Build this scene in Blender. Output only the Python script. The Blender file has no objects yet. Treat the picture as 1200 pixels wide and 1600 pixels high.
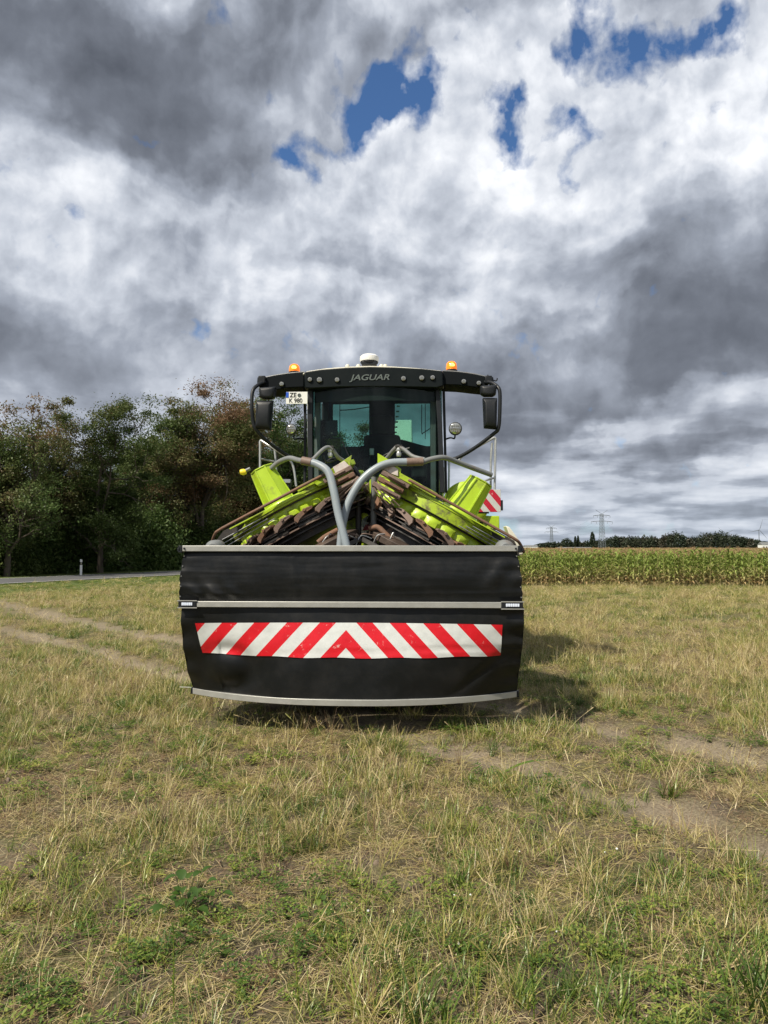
import bpy, bmesh, math, random
import numpy as np
from mathutils import Vector, Matrix, noise as mnoise
R = math.radians
sc = bpy.context.scene
COL = sc.collection

# ------------------------------------------------------------------ camera
FPX = 1110.0; PITCH = math.atan(57.0/FPX); EYE = 1.63
cam_d = bpy.data.cameras.new('camera'); cam = bpy.data.objects.new('camera', cam_d); COL.objects.link(cam)
cam.location = (0, 0, EYE); cam.rotation_euler = (R(90)+PITCH, 0, 0)
cam_d.sensor_fit = 'VERTICAL'; cam_d.sensor_height = 36; cam_d.lens = 36*FPX/1600
cam_d.clip_start = 0.05; cam_d.clip_end = 9000
sc.camera = cam
# ------------------------------------------------------------------ render settings
sc.view_settings.view_transform = 'Standard'; sc.view_settings.look = 'None'
sc.view_settings.gamma = 1; sc.view_settings.use_curve_mapping = False
sc.view_settings.exposure = 0.28
# ------------------------------------------------------------------ sun
SUN_TO = Vector((-0.64, -0.62, 1.02)).normalized()      # direction towards the sun
SUN_EL = math.asin(SUN_TO.z); SUN_AZ = math.atan2(SUN_TO.x, SUN_TO.y)
sun_d = bpy.data.lights.new('sun', 'SUN'); sun_d.energy = 5.0; sun_d.angle = R(1.2); sun_d.color = (1.0, 0.92, 0.78)
sun = bpy.data.objects.new('sun', sun_d); COL.objects.link(sun)
sun.rotation_euler = SUN_TO.to_track_quat('Z', 'Y').to_euler()

# ------------------------------------------------------------------ node helper
class NT:
    def __init__(s, tree): s.t = tree
    def n(s, typ, **kw):
        nd = s.t.nodes.new(typ)
        for k, v in kw.items(): setattr(nd, k, v)
        return nd
    def val(s, sock, v):
        if v is None: return
        if hasattr(v, 'is_output') or isinstance(v, bpy.types.NodeSocket): s.t.links.new(v, sock)
        else: sock.default_value = v
    def m(s, op, a, b=None, c=None, clamp=False):
        nd = s.n('ShaderNodeMath', operation=op, use_clamp=clamp)
        s.val(nd.inputs[0], a); s.val(nd.inputs[1], b)
        if c is not None: s.val(nd.inputs[2], c)
        return nd.outputs[0]
    def vm(s, op, a, b=None, out=0):
        nd = s.n('ShaderNodeVectorMath', operation=op)
        s.val(nd.inputs[0], a)
        if b is not None:
            if op == 'SCALE': s.val(nd.inputs['Scale'], b)
            else: s.val(nd.inputs[1], b)
        return nd.outputs[out]
    def noise(s, vec, scale, detail=3, rough=.5, dist=0, out=0, dim='3D'):
        nd = s.n('ShaderNodeTexNoise', noise_dimensions=dim)
        if vec is not None: s.val(nd.inputs['Vector'], vec)
        nd.inputs['Scale'].default_value = scale; nd.inputs['Detail'].default_value = detail
        nd.inputs['Roughness'].default_value = rough; nd.inputs['Distortion'].default_value = dist
        return nd.outputs[out]
    def ramp(s, fac, stops, interp='LINEAR'):
        nd = s.n('ShaderNodeValToRGB'); cr = nd.color_ramp; cr.interpolation = interp
        while len(cr.elements) < len(stops): cr.elements.new(.5)
        for e, (p, c) in zip(cr.elements, stops):
            e.position = p; e.color = (c, c, c, 1) if isinstance(c, (int, float)) else (*c, 1)
        s.val(nd.inputs[0], fac); return nd.outputs[0]
    def mix(s, fac, a, b, mode='MIX'):
        nd = s.n('ShaderNodeMix', data_type='RGBA', blend_type=mode)
        s.val(nd.inputs[0], fac)
        s.val(nd.inputs[6], (*a, 1) if isinstance(a, tuple) else a); s.val(nd.inputs[7], (*b, 1) if isinstance(b, tuple) else b)
        return nd.outputs[2]
    def mr(s, v, a, b, c=0, d=1, smooth=False):
        nd = s.n('ShaderNodeMapRange', clamp=True)
        if smooth: nd.interpolation_type = 'SMOOTHSTEP'
        s.val(nd.inputs[0], v)
        for i, x in enumerate((a, b, c, d)): nd.inputs[i+1].default_value = x
        return nd.outputs[0]

# ------------------------------------------------------------------ world: Nishita sky behind broken cumulus
W = bpy.data.worlds.new('World'); sc.world = W; W.use_nodes = True
w = NT(W.node_tree); W.node_tree.nodes.clear()
sky = w.n('ShaderNodeTexSky', sky_type='NISHITA', sun_disc=False)
sky.sun_elevation = SUN_EL; sky.sun_rotation = SUN_AZ; sky.altitude = 60; sky.air_density = 1.0; sky.dust_density = 0.6; sky.ozone_density = 2.0
tc = w.n('ShaderNodeTexCoord').outputs['Generated']
dirn = w.vm('NORMALIZE', tc)
sp = w.n('ShaderNodeSeparateXYZ'); w.val(sp.inputs[0], dirn)
dx, dy, dz = sp.outputs
az = w.m('ARCTAN2', dx, dy); el = w.m('ARCSINE', dz)
def azel(px, py):
    f = Vector((0, math.cos(PITCH), math.sin(PITCH))); u = Vector((0, -math.sin(PITCH), math.cos(PITCH)))
    d = (f*FPX + Vector((1, 0, 0))*(px-600) + u*(800-py)).normalized()
    return math.atan2(d.x, d.y), math.asin(d.z)
den = w.m('ADD', w.m('MAXIMUM', dz, 0.0), 0.13)
cmb = w.n('ShaderNodeCombineXYZ'); w.val(cmb.inputs[0], w.m('DIVIDE', dx, den)); w.val(cmb.inputs[1], w.m('DIVIDE', dy, den)); cmb.inputs[2].default_value = 0
P = cmb.outputs[0]
# soften the coordinates by a swirling warp
wv = w.noise(P, 0.9, 3, .5, out=1)
wv = w.vm('SCALE', w.vm('SUBTRACT', wv, (.5, .5, .5)), 0.5)
Pw = w.vm('ADD', P, wv)
# warped az / el for irregular outlines of the big cloud masses
ae = w.n('ShaderNodeCombineXYZ'); w.val(ae.inputs[0], az); w.val(ae.inputs[1], el)
wa = w.noise(ae.outputs[0], 3.2, 6, .55, out=1)
wa = w.vm('SCALE', w.vm('SUBTRACT', wa, (.5, .5, .5)), 0.34)
aw = w.vm('ADD', ae.outputs[0], wa)
sa = w.n('ShaderNodeSeparateXYZ'); w.val(sa.inputs[0], aw); AZ, EL = sa.outputs[0], sa.outputs[1]
def blob(px, py, sx, sy, amp):
    a, e = azel(px, py)
    kx = 1/(sx/FPX*math.cos(a)); ky = 1/(sy/FPX*math.cos(e)**1)
    x = w.m('MULTIPLY', w.m('SUBTRACT', AZ, a), kx); y = w.m('MULTIPLY', w.m('SUBTRACT', EL, e), ky)
    q = w.m('ADD', w.m('MULTIPLY', x, x), w.m('MULTIPLY', y, y))
    return w.m('MULTIPLY', w.m('EXPONENT', w.m('MULTIPLY', q, -0.5)), amp)
def blobs(L):
    acc = None
    for b in L:
        v = blob(*b); acc = v if acc is None else w.m('ADD', acc, v)
    return acc
SHADE = blobs([(150,90,240,90,-.38), (250,225,130,55,-.20), (60,510,200,45,-.10), (560,425,130,34,-.18), (1110,400,140,80,-.36), (1050,500,120,25,-.2), (860,615,300,34,-.34),
               (250,560,220,35,-.16), (1050,540,200,40,-.24), (600,40,160,50,-.10),
               (760,240,130,85,.22), (1080,175,130,85,.44), (900,300,40,90,.22), (690,180,60,60,.2), (80,325,150,35,.22), (385,425,45,35,.20), (600,270,90,45,.16), (930,490,90,25,.22),
               (520,505,90,25,.16), (40,160,50,50,.20), (430,130,60,50,.08), (940,230,60,90,.18), (1000,650,220,18,.22), (1000,745,300,45,.20), (1000,690,260,22,-.26), (1060,580,160,16,.14), (330,500,80,28,.20), (430,350,120,40,.12), (720,420,110,40,.10), (180,400,120,30,.10), (1150,300,50,60,.10)])
HOLE = blobs([(632,115,26,42,.84), (595,160,48,28,.78), (515,200,44,18,.74), (440,255,42,20,.8), (782,150,26,18,.85), (950,45,80,52,.86), (858,190,36,22,.62), (1110,12,60,18,.72), (865,240,14,24,.6),
              (182,226,22,9,.6), (235,236,22,9,.55), (1000,835,420,14,.3)])
Pc = w.vm('ADD', P, w.vm('SCALE', wv, .5))
n1 = w.noise(Pc, 1.5, 6, .50)
n2 = w.noise(w.vm('ADD', Pc, (-.07, -.10, 0)), 1.5, 6, .50)
big = w.noise(P, 0.42, 2, .5)
fine = w.noise(Pw, 4.5, 5, .5)
relief = w.m('MULTIPLY', w.m('SUBTRACT', n1, n2), 1.1)
bn = w.vm('ADD', ae.outputs[0], w.vm('SCALE', wa, .35))
f1 = w.noise(bn, 7.0, 7, .52)
f2 = w.noise(w.vm('ADD', bn, (-.015, .022, 0)), 7.0, 4, .48)
wb_ = w.vm('ADD', ae.outputs[0], w.vm('SCALE', wa, .25))
f3 = w.noise(w.vm('ADD', wb_, (3.1, 1.7, 0)), 17, 6, .55)
f4 = w.noise(w.vm('ADD', wb_, (3.1-.007, 1.7+.011, 0)), 17, 4, .5)
puff = w.m('ADD', w.m('MULTIPLY', w.m('SUBTRACT', f2, f1), -1.25), w.m('MULTIPLY', w.m('SUBTRACT', f4, f3), -.55))
puff = w.m('MULTIPLY', puff, w.mr(SHADE, -.25, .25, .55, 1.6))
up = w.mr(el, .10, .30, 0, 1, True)
aeb = w.vm('ADD', w.vm('MULTIPLY', ae.outputs[0], (1.0, 1.5, 1.0)), w.vm('SCALE', wa, .45))
fb = w.noise(aeb, 4.2, 9, .50)
def lerp(a, b, t): return w.m('ADD', w.m('MULTIPLY', a, w.m('SUBTRACT', 1.0, t)), w.m('MULTIPLY', b, t))
nb = lerp(w.m('MULTIPLY', w.m('SUBTRACT', n1, .5), 3.0), w.m('MULTIPLY', w.m('SUBTRACT', fb, .5), 1.7), up)
Dk = w.m('SUBTRACT', nb, w.m('MULTIPLY', SHADE, 1.25))
Dk = w.m('ADD', Dk, w.mr(el, .02, .22, .10, 0))
maskB = w.mr(Dk, -.16, .34, 0, 1, False)
puff = w.m('ADD', w.m('MULTIPLY', w.m('SUBTRACT', f2, f1), -1.2), w.m('MULTIPLY', w.m('SUBTRACT', f4, f3), -.40))
bright = w.m('MAXIMUM', w.m('MULTIPLY', Dk, -1.0), 0.0)
A_ = w.m('ADD', .61, w.m('MULTIPLY', bright, .34))
A_ = w.m('ADD', A_, w.m('MULTIPLY', puff, lerp(.35, 1.0, up)))
A_ = w.m('ADD', A_, w.m('MULTIPLY', w.m('SUBTRACT', f1, .5), .30))
rim = w.m('MULTIPLY', w.m('EXPONENT', w.m('MULTIPLY', w.m('POWER', w.m('DIVIDE', w.m('ADD', Dk, .02), .07), 2.0), -1.0)), .07)
A_ = w.m('ADD', A_, rim)
B_ = w.m('SUBTRACT', .42, w.m('MULTIPLY', w.m('MAXIMUM', Dk, 0.0), .42))
B_ = w.m('ADD', B_, w.m('MULTIPLY', w.m('SUBTRACT', f1, .5), .38))
B_ = w.m('ADD', B_, w.m('MULTIPLY', w.m('SUBTRACT', n1, .5), .35))
B_ = w.m('ADD', B_, w.m('MULTIPLY', puff, .5))
s = lerp(A_, B_, maskB)
cloud = w.ramp(s, [(0.0, (.090, .101, .125)), (.22, (.155, .172, .208)), (.46, (.30, .33, .39)), (.66, (.51, .545, .61)), (.95, (.90, .915, .945))])
cover = w.m('ADD', w.m('MULTIPLY', w.m('SUBTRACT', fb, .5), -1.1), HOLE)
cover = w.m('ADD', cover, w.m('MULTIPLY', w.m('SUBTRACT', f1, .5), -1.0))
cover = w.m('ADD', cover, w.m('MULTIPLY', w.m('SUBTRACT', f3, .5), -2.1))
hole = w.mr(cover, .36, .80, 0, 1, False)
skyc = w.mix(1.0, sky.outputs[0], (.60, .82, 1.05), 'MULTIPLY')
cl10 = w.mix(1.0, cloud, (10, 10, 10), 'MULTIPLY')
col = w.mix(hole, cl10, skyc)
# a paler, thinner band of air near the horizon
hz = w.mr(el, -0.02, 0.14, .38, 0, True)
col = w.mix(hz, col, (4.3, 5.0, 5.9))
bg = w.n('ShaderNodeBackground'); w.val(bg.inputs[0], col); bg.inputs[1].default_value = 0.1
wo = w.n('ShaderNodeOutputWorld'); w.t.links.new(bg.outputs[0], wo.inputs[0])
W.cycles.sampling_method = 'MANUAL'; W.cycles.sample_map_resolution = 512

# ------------------------------------------------------------------ object helpers
def tag(o, label=None, cat=None, group=None, kind=None):
    for k, v in (('label', label), ('category', cat), ('group', group), ('kind', kind)):
        if v: o[k] = v
    return o
def empty(name, loc=(0, 0, 0), rz=0):
    o = bpy.data.objects.new(name, None); COL.objects.link(o); o.location = loc; o.rotation_euler = (0, 0, rz); o.empty_display_size = .2
    return o
def link(name, me, parent=None):
    o = bpy.data.objects.new(name, me); COL.objects.link(o)
    if parent: o.parent = parent
    return o
def kids(o): return [c for c in bpy.data.objects if c.parent == o]
def npmesh(name, V, F, mats, smooth=False, attrs=None, midx=None):
    """V (n,3); F list of (m,k) arrays of polygons"""
    me = bpy.data.meshes.new(name)
    V = np.asarray(V, dtype=np.float32)
    if not isinstance(F, list): F = [F]
    F = [np.asarray(f, dtype=np.int32) for f in F if len(f)]
    tot = np.concatenate([np.full(len(f), f.shape[1], dtype=np.int32) for f in F]); loops = np.concatenate([f.ravel() for f in F])
    me.vertices.add(len(V)); me.vertices.foreach_set('co', V.ravel())
    me.loops.add(len(loops)); me.loops.foreach_set('vertex_index', loops)
    me.polygons.add(len(tot)); st = np.concatenate([[0], np.cumsum(tot)[:-1]]).astype(np.int32)
    me.polygons.foreach_set('loop_start', st); me.polygons.foreach_set('loop_total', tot)
    if midx is not None: me.polygons.foreach_set('material_index', np.asarray(midx, dtype=np.int32))
    me.polygons.foreach_set('use_smooth', np.full(len(tot), smooth))
    for m_ in (mats if isinstance(mats, (list, tuple)) else [mats]): me.materials.append(m_)
    for k, a in (attrs or {}).items():
        at_ = me.attributes.new(k, 'FLOAT', 'POINT'); at_.data.foreach_set('value', np.asarray(a, dtype=np.float32))
    me.update(calc_edges=True); me.validate()
    return me

class MB:
    """collects shapes into one mesh"""
    def __init__(s, T=None): s.v = []; s.f = []; s.sm = []; s.T = T; s.mi = []; s.cm = 0
    def add(s, vs, fs, smooth=False):
        b = len(s.v)
        for p in vs:
            p = Vector(p); s.v.append(s.T @ p if s.T else p)
        for f in fs: s.f.append([b+i for i in f]); s.sm.append(smooth); s.mi.append(s.cm)
        return s
    def box(s, c, size, rot=None):
        hx, hy, hz_ = size[0]/2, size[1]/2, size[2]/2; c = Vector(c)
        vs = [Vector((x*hx, y*hy, z*hz_)) for x in (-1, 1) for y in (-1, 1) for z in (-1, 1)]
        if rot: vs = [rot @ v for v in vs]
        return s.add([c+v for v in vs], [(0,1,3,2), (4,6,7,5), (0,4,5,1), (2,3,7,6), (0,2,6,4), (1,5,7,3)])
    def prism(s, poly, a, b, ax='y', smooth=False):
        """poly: 2D points, extruded from a to b along axis ax"""
        def mk(p, t): return {'y': (p[0], t, p[1]), 'x': (t, p[0], p[1]), 'z': (p[0], p[1], t)}[ax]
        n = len(poly); vs = [mk(p, a) for p in poly] + [mk(p, b) for p in poly]
        return s.add(vs, [tuple(range(n))[::-1], tuple(range(n, 2*n))] + [(i, (i+1) % n, n+(i+1) % n, n+i) for i in range(n)], smooth)
    def loft(s, rings, cap=True, smooth=False):
        n = len(rings[0]); vs = [p for r in rings for p in r]; fs = []
        for k in range(len(rings)-1):
            for i in range(n): fs.append((k*n+i, k*n+(i+1) % n, (k+1)*n+(i+1) % n, (k+1)*n+i))
        if cap: fs += [tuple(range(n))[::-1], tuple((len(rings)-1)*n+i for i in range(n))]
        return s.add(vs, fs, smooth)
    def tube(s, path, r, seg=10, cr=True, taper=None, sub=6):
        P_ = [Vector(p) for p in path]
        if cr and len(P_) > 2:
            Q = []
            for i in range(len(P_)-1):
                p0 = P_[max(i-1, 0)]; p1 = P_[i]; p2 = P_[i+1]; p3 = P_[min(i+2, len(P_)-1)]
                for k in range(sub):
                    t = k/sub
                    Q.append(.5*((2*p1) + (p2-p0)*t + (2*p0-5*p1+4*p2-p3)*t*t + (3*p1-p0-3*p2+p3)*t**3))
            Q.append(P_[-1]); P_ = Q
        rings = []; up = None
        for i, p in enumerate(P_):
            d = (P_[min(i+1, len(P_)-1)] - P_[max(i-1, 0)]).normalized()
            if up is None:
                up = Vector((0, 0, 1)) if abs(d.z) < .9 else Vector((1, 0, 0))
            a = d.cross(up).normalized(); up = a.cross(d).normalized()
            rr = r if taper is None else r + (taper-r)*i/(len(P_)-1)
            rings.append([p + a*math.cos(2*math.pi*k/seg)*rr + up*math.sin(2*math.pi*k/seg)*rr for k in range(seg)])
        return s.loft(rings, True, True)
    def lathe(s, prof, c=(0, 0, 0), axis='z', seg=24, cap=True):
        """prof: list of (radius, height)"""
        c = Vector(c); rings = []
        for r, h in prof:
            ring = []
            for k in range(seg):
                a = 2*math.pi*k/seg; x, y = r*math.cos(a), r*math.sin(a)
                v = {'z': (x, y, h), 'y': (x, h, y), 'x': (h, x, y)}[axis]
                ring.append(c+Vector(v))
            rings.append(ring)
        return s.loft(rings, cap, True)
    def grid(s, fn, nu, nv, smooth=True):
        vs = [fn(i/nu, j/nv) for j in range(nv+1) for i in range(nu+1)]
        fs = [(j*(nu+1)+i, j*(nu+1)+i+1, (j+1)*(nu+1)+i+1, (j+1)*(nu+1)+i) for j in range(nv) for i in range(nu)]
        return s.add(vs, fs, smooth)
    def build(s, name, mat, parent=None, bevel=0, recalc=True, auto=True):
        me = bpy.data.meshes.new(name); me.from_pydata([tuple(v) for v in s.v], [], s.f)
        me.polygons.foreach_set('use_smooth', s.sm); me.polygons.foreach_set('material_index', s.mi)
        for m_ in (mat if isinstance(mat, (list, tuple)) else [mat]): me.materials.append(m_)
        if recalc:
            bm = bmesh.new(); bm.from_mesh(me); bmesh.ops.recalc_face_normals(bm, faces=bm.faces); bm.to_mesh(me); bm.free()
        me.update()
        if auto:
            try: me.set_sharp_from_angle(angle=R(40))
            except Exception: pass
        o = link(name, me, parent)
        if bevel:
            b = o.modifiers.new('bevel', 'BEVEL'); b.width = bevel; b.segments = 2; b.limit_method = 'ANGLE'; b.angle_limit = R(35)
        return o

# ------------------------------------------------------------------ materials
def pmat(name, color, rough=.5, metal=0, spec=.5, var=0.12, vscale=6, bump=0, bscale=40, dirt=0, dirtc=(.16, .12, .08), dscale=5, dth=.55, coat=0, trans=0, rust=None):
    m_ = bpy.data.materials.new(name); m_.use_nodes = True; t = NT(m_.node_tree); t.t.nodes.clear()
    bs = t.n('ShaderNodeBsdfPrincipled'); out = t.n('ShaderNodeOutputMaterial'); t.t.links.new(bs.outputs[0], out.inputs[0])
    co = t.n('ShaderNodeTexCoord').outputs['Object']
    nz = t.noise(co, vscale, 5, .6)
    c = t.mix(nz, tuple(x*(1-var) for x in color), tuple(min(1, x*(1+var)) for x in color))
    r = t.mr(nz, .3, .7, max(0, rough-.08), min(1, rough+.08))
    if dirt:
        d = t.noise(co, dscale, 8, .68)
        f = t.mr(d, dth, dth+.16, 0, dirt)
        c = t.mix(f, c, dirtc); r = t.m('MAXIMUM', r, t.m('MULTIPLY', f, .9))
    t.val(bs.inputs['Base Color'], c); t.val(bs.inputs['Roughness'], r)
    bs.inputs['Metallic'].default_value = metal; bs.inputs['Specular IOR Level'].default_value = spec; bs.inputs['Coat Weight'].default_value = coat
    if bump:
        b = t.n('ShaderNodeBump'); b.inputs['Strength'].default_value = bump; b.inputs['Distance'].default_value = .01
        t.val(b.inputs['Height'], t.noise(co, bscale, 5, .6)); t.t.links.new(b.outputs[0], bs.inputs['Normal'])
    return m_
M = {}
M['lime'] = pmat('lime_paint', (.37, .52, .018), .40, var=.14, dirt=.8, dirtc=(.15, .14, .05), dth=.54, bump=.06, coat=.2)
M['lime_dirty'] = pmat('lime_paint_scuffed', (.34, .47, .02), .5, var=.2, dirt=.95, dirtc=(.10, .085, .045), dth=.47, dscale=9, bump=.12)
M['rust'] = pmat('rusty_steel', (.17, .088, .052), .75, var=.4, vscale=14, bump=.3, bscale=60, dirt=.7, dirtc=(.10, .075, .06), dth=.5, dscale=12)
M['brown_steel'] = pmat('worn_brown_steel', (.17, .115, .09), .6, var=.35, vscale=12, bump=.25, bscale=50, dirt=.6, dirtc=(.35, .27, .2), dth=.55, dscale=16)
M['dark_steel'] = pmat('dark_sooty_steel', (.028, .025, .023), .55, var=.3, dirt=.5, dirtc=(.11, .08, .055), dth=.55, dscale=8, bump=.2)
M['black'] = pmat('black_plastic', (.012, .014, .017), .45, spec=.3, var=.15, bump=.05, dirt=.2, dirtc=(.1, .09, .07), dth=.6)
M['black_gloss'] = pmat('black_gloss_plastic', (.006, .009, .010), .42, var=.1, spec=.16, dirt=.08, dirtc=(.1, .09, .07), dth=.6)
M['interior'] = pmat('dark_cab_trim', (.02, .022, .022), .8, var=.2)
M['alu'] = pmat('brushed_aluminium', (.40, .40, .375), .5, metal=.55, var=.07, vscale=9, bump=.08, dirt=.25, dirtc=(.3, .26, .2), dth=.58)
M['steel'] = pmat('galvanised_rail', (.50, .51, .50), .38, metal=.6, var=.12, vscale=20, dirt=.2, dirtc=(.3, .25, .2))
M['greytube'] = pmat('grey_plastic_hose', (.25, .29, .315), .38, var=.08, dirt=.35, dirtc=(.35, .33, .30), dth=.54, dscale=10)
M['greymetal'] = pmat('grey_painted_metal', (.16, .17, .17), .5, var=.2, dirt=.6, dirtc=(.15, .11, .08), dth=.5, dscale=10)
M['cream'] = pmat('cream_roof_plastic', (.62, .60, .50), .45, var=.05, dirt=.3, dirtc=(.3, .28, .2))
M['white'] = pmat('white_plastic', (.75, .75, .72), .4, var=.04, dirt=.2, dirtc=(.4, .38, .32))
M['yellow'] = pmat('yellow_plastic', (.80, .62, .03), .4)
M['red'] = pmat('red_reflective', (.55, .012, .02), .4, var=.08)
M['tyre'] = pmat('tyre_rubber', (.03, .03, .03), .85, bump=.2, dirt=.6, dirtc=(.14, .11, .08))
M['rim'] = pmat('wheel_rim', (.45, .45, .4), .5, var=.1, dirt=.4)
M['black_matte'] = pmat('black_matte_plastic', (.008, .010, .012), .7, spec=.06)
M['lamp_glass'] = pmat('lamp_reflector', (.45, .45, .42), .12, metal=.75, var=.35, vscale=60)
M['screen'] = pmat('dark_screen', (.012, .014, .016), .25)
M['blue'] = pmat('blue_strip', (.01, .08, .5), .4)
M['ink'] = pmat('black_lettering', (.01, .01, .01), .5)
M['letter_grey'] = pmat('grey_lettering', (.10, .12, .115), .5)
M['label'] = pmat('scratched_label', (.55, .50, .46), .5, var=.3, vscale=25, dirt=.8, dirtc=(.3, .2, .16), dth=.5, dscale=20)
def mk_tarp():
    m_ = pmat('black_pvc_tarp', (.011, .012, .0135), .42, var=.25, vscale=3, spec=.27); t = NT(m_.node_tree)
    bs = [n for n in t.t.nodes if n.type == 'BSDF_PRINCIPLED'][0]
    co = t.n('ShaderNodeTexCoord').outputs['Object']
    b = t.n('ShaderNodeBump'); b.inputs['Strength'].default_value = .14; b.inputs['Distance'].default_value = .004
    wv_ = t.n('ShaderNodeTexWave', wave_type='BANDS', bands_direction='Z'); t.val(wv_.inputs[0], co); wv_.inputs['Scale'].default_value = 60
    wx = t.n('ShaderNodeTexWave', wave_type='BANDS', bands_direction='X'); t.val(wx.inputs[0], co); wx.inputs['Scale'].default_value = 60
    h = t.m('ADD', t.m('MULTIPLY', wv_.outputs[1], .12), t.m('MULTIPLY', wx.outputs[1], .12))
    h = t.m('ADD', h, t.m('MULTIPLY', t.noise(co, 7, 6, .6), 1.6))
    t.val(b.inputs['Height'], h); t.t.links.new(b.outputs[0], bs.inputs['Normal'])
    # dust
    d = t.noise(co, 3.5, 9, .7); f = t.mr(d, .45, .75, 0, .10)
    c0 = t.mix(f, (.007, .008, .009), (.10, .09, .08))
    sn = t.n('ShaderNodeMapping'); t.val(sn.inputs[0], co); sn.inputs['Rotation'].default_value = (0, .5, 0); sn.inputs['Scale'].default_value = (60, 60, 3)
    scr = t.mr(t.noise(sn.outputs[0], 1, 3, .5), .76, .80, 0, .15)
    t.val(bs.inputs['Base Color'], t.mix(scr, c0, (.15, .15, .14)))
    t.val(bs.inputs['Roughness'], t.mr(d, .3, .7, .27, .48))
    return m_
M['tarp'] = mk_tarp()
def stripes(name, x0, z0, period, duty, slope, mirror=True, redc=(.60, .008, .018), whitec=(.64, .665, .655)):
    """red / white diagonal stripes printed on a sheet, by object coordinates"""
    m_ = bpy.data.materials.new(name); m_.use_nodes = True; t = NT(m_.node_tree); t.t.nodes.clear()
    bs = t.n('ShaderNodeBsdfPrincipled'); out = t.n('ShaderNodeOutputMaterial'); t.t.links.new(bs.outputs[0], out.inputs[0])
    co = t.n('ShaderNodeTexCoord').outputs['Object']; s_ = t.n('ShaderNodeSeparateXYZ'); t.val(s_.inputs[0], co)
    x = t.m('SUBTRACT', s_.outputs[0], x0)
    if mirror: x = t.m('ABSOLUTE', x)
    v = t.m('SUBTRACT', z0, s_.outputs[2])
    u = t.m('DIVIDE', t.m('SUBTRACT', x, t.m('MULTIPLY', v, slope)), period)
    fr = t.m('FRACT', t.m('ADD', u, 10.0))
    isred = t.m('LESS_THAN', fr, duty)
    d = t.noise(co, 16, 7, .65)
    scuff = t.mr(t.noise(co, 15, 8, .78), .60, .66, 0, .75)
    r_ = t.mix(d, tuple(c*.8 for c in redc), tuple(c*1.15 for c in redc)); r_ = t.mix(scuff, r_, (.7, .55, .5))
    wh = t.mix(d, tuple(c*.74 for c in whitec), tuple(c*1.08 for c in whitec))
    t.val(bs.inputs['Base Color'], t.mix(isred, wh, r_)); bs.inputs['Roughness'].default_value = .36
    b = t.n('ShaderNodeBump'); b.inputs['Strength'].default_value = .35; b.inputs['Distance'].default_value = .006
    t.val(b.inputs['Height'], t.noise(co, 9, 6, .6)); t.t.links.new(b.outputs[0], bs.inputs['Normal'])
    return m_
def emat(name, color, strength, base=None):
    m_ = bpy.data.materials.new(name); m_.use_nodes = True; bs = m_.node_tree.nodes['Principled BSDF']
    bs.inputs['Base Color'].default_value = (*(base or color), 1); bs.inputs['Emission Color'].default_value = (*color, 1); bs.inputs['Emission Strength'].default_value = strength
    bs.inputs['Roughness'].default_value = .2
    return m_
M['amber'] = pmat('amber_lens', (.85, .20, .01), .15, var=.1)
M['amber'].node_tree.nodes['Principled BSDF'].inputs['Emission Color'].default_value = (1, .22, .01, 1); M['amber'].node_tree.nodes['Principled BSDF'].inputs['Emission Strength'].default_value = .55
M['amber_bulb'] = emat('lit_bulb', (1, .55, .1), 3.0)
M['led'] = emat('led_strip', (.8, .88, 1.0), .10, (.6, .65, .75))
def glass(name, tint, gloss=.10):
    m_ = bpy.data.materials.new(name); m_.use_nodes = True; t = NT(m_.node_tree); t.t.nodes.clear()
    tr = t.n('ShaderNodeBsdfTransparent'); tr.inputs[0].default_value = (*tint, 1)
    gl = t.n('ShaderNodeBsdfGlossy'); gl.inputs['Roughness'].default_value = .03; gl.inputs[0].default_value = (.9, .95, .95, 1)
    fr = t.n('ShaderNodeFresnel'); fr.inputs[0].default_value = 1.5
    mx = t.n('ShaderNodeMixShader'); t.val(mx.inputs[0], t.m('MULTIPLY', fr.outputs[0], gloss*10, clamp=True))
    t.t.links.new(tr.outputs[0], mx.inputs[1]); t.t.links.new(gl.outputs[0], mx.inputs[2])
    out = t.n('ShaderNodeOutputMaterial'); t.t.links.new(mx.outputs[0], out.inputs[0])
    return m_
M['glass'] = glass('green_tinted_windscreen', (.54, .70, .66), .045)
M['glass_rear'] = glass('green_tinted_rear_glass', (.52, .74, .69), .03)

# ------------------------------------------------------------------ pixel -> place helpers (used once, to give real coordinates)
MX, MY, TH = -0.30, 6.30, R(2.7)         # front of the machine on the field and its heading
def ray(px, py):
    f = Vector((0, math.cos(PITCH), math.sin(PITCH))); u = Vector((0, -math.sin(PITCH), math.cos(PITCH)))
    return f*FPX + Vector((1, 0, 0))*(px-600) + u*(800-py)
def at(px, py, d):
    r = ray(px, py); yl = Vector((math.sin(TH), math.cos(TH), 0)); xl = Vector((math.cos(TH), -math.sin(TH), 0))
    C = Vector((0, 0, EYE)) - Vector((MX, MY, 0))
    t = (d - C.dot(yl))/r.dot(yl); p = C + r*t
    return Vector((p.dot(xl), d, p.z))
def atw(px, py, Y):
    r = ray(px, py); t = Y/r.y; return Vector((r.x*t, Y, EYE+r.z*t))
def gnd(px, py):
    r = ray(px, py); t = -EYE/r.z; return Vector((r.x*t, r.y*t, 0))

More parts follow.
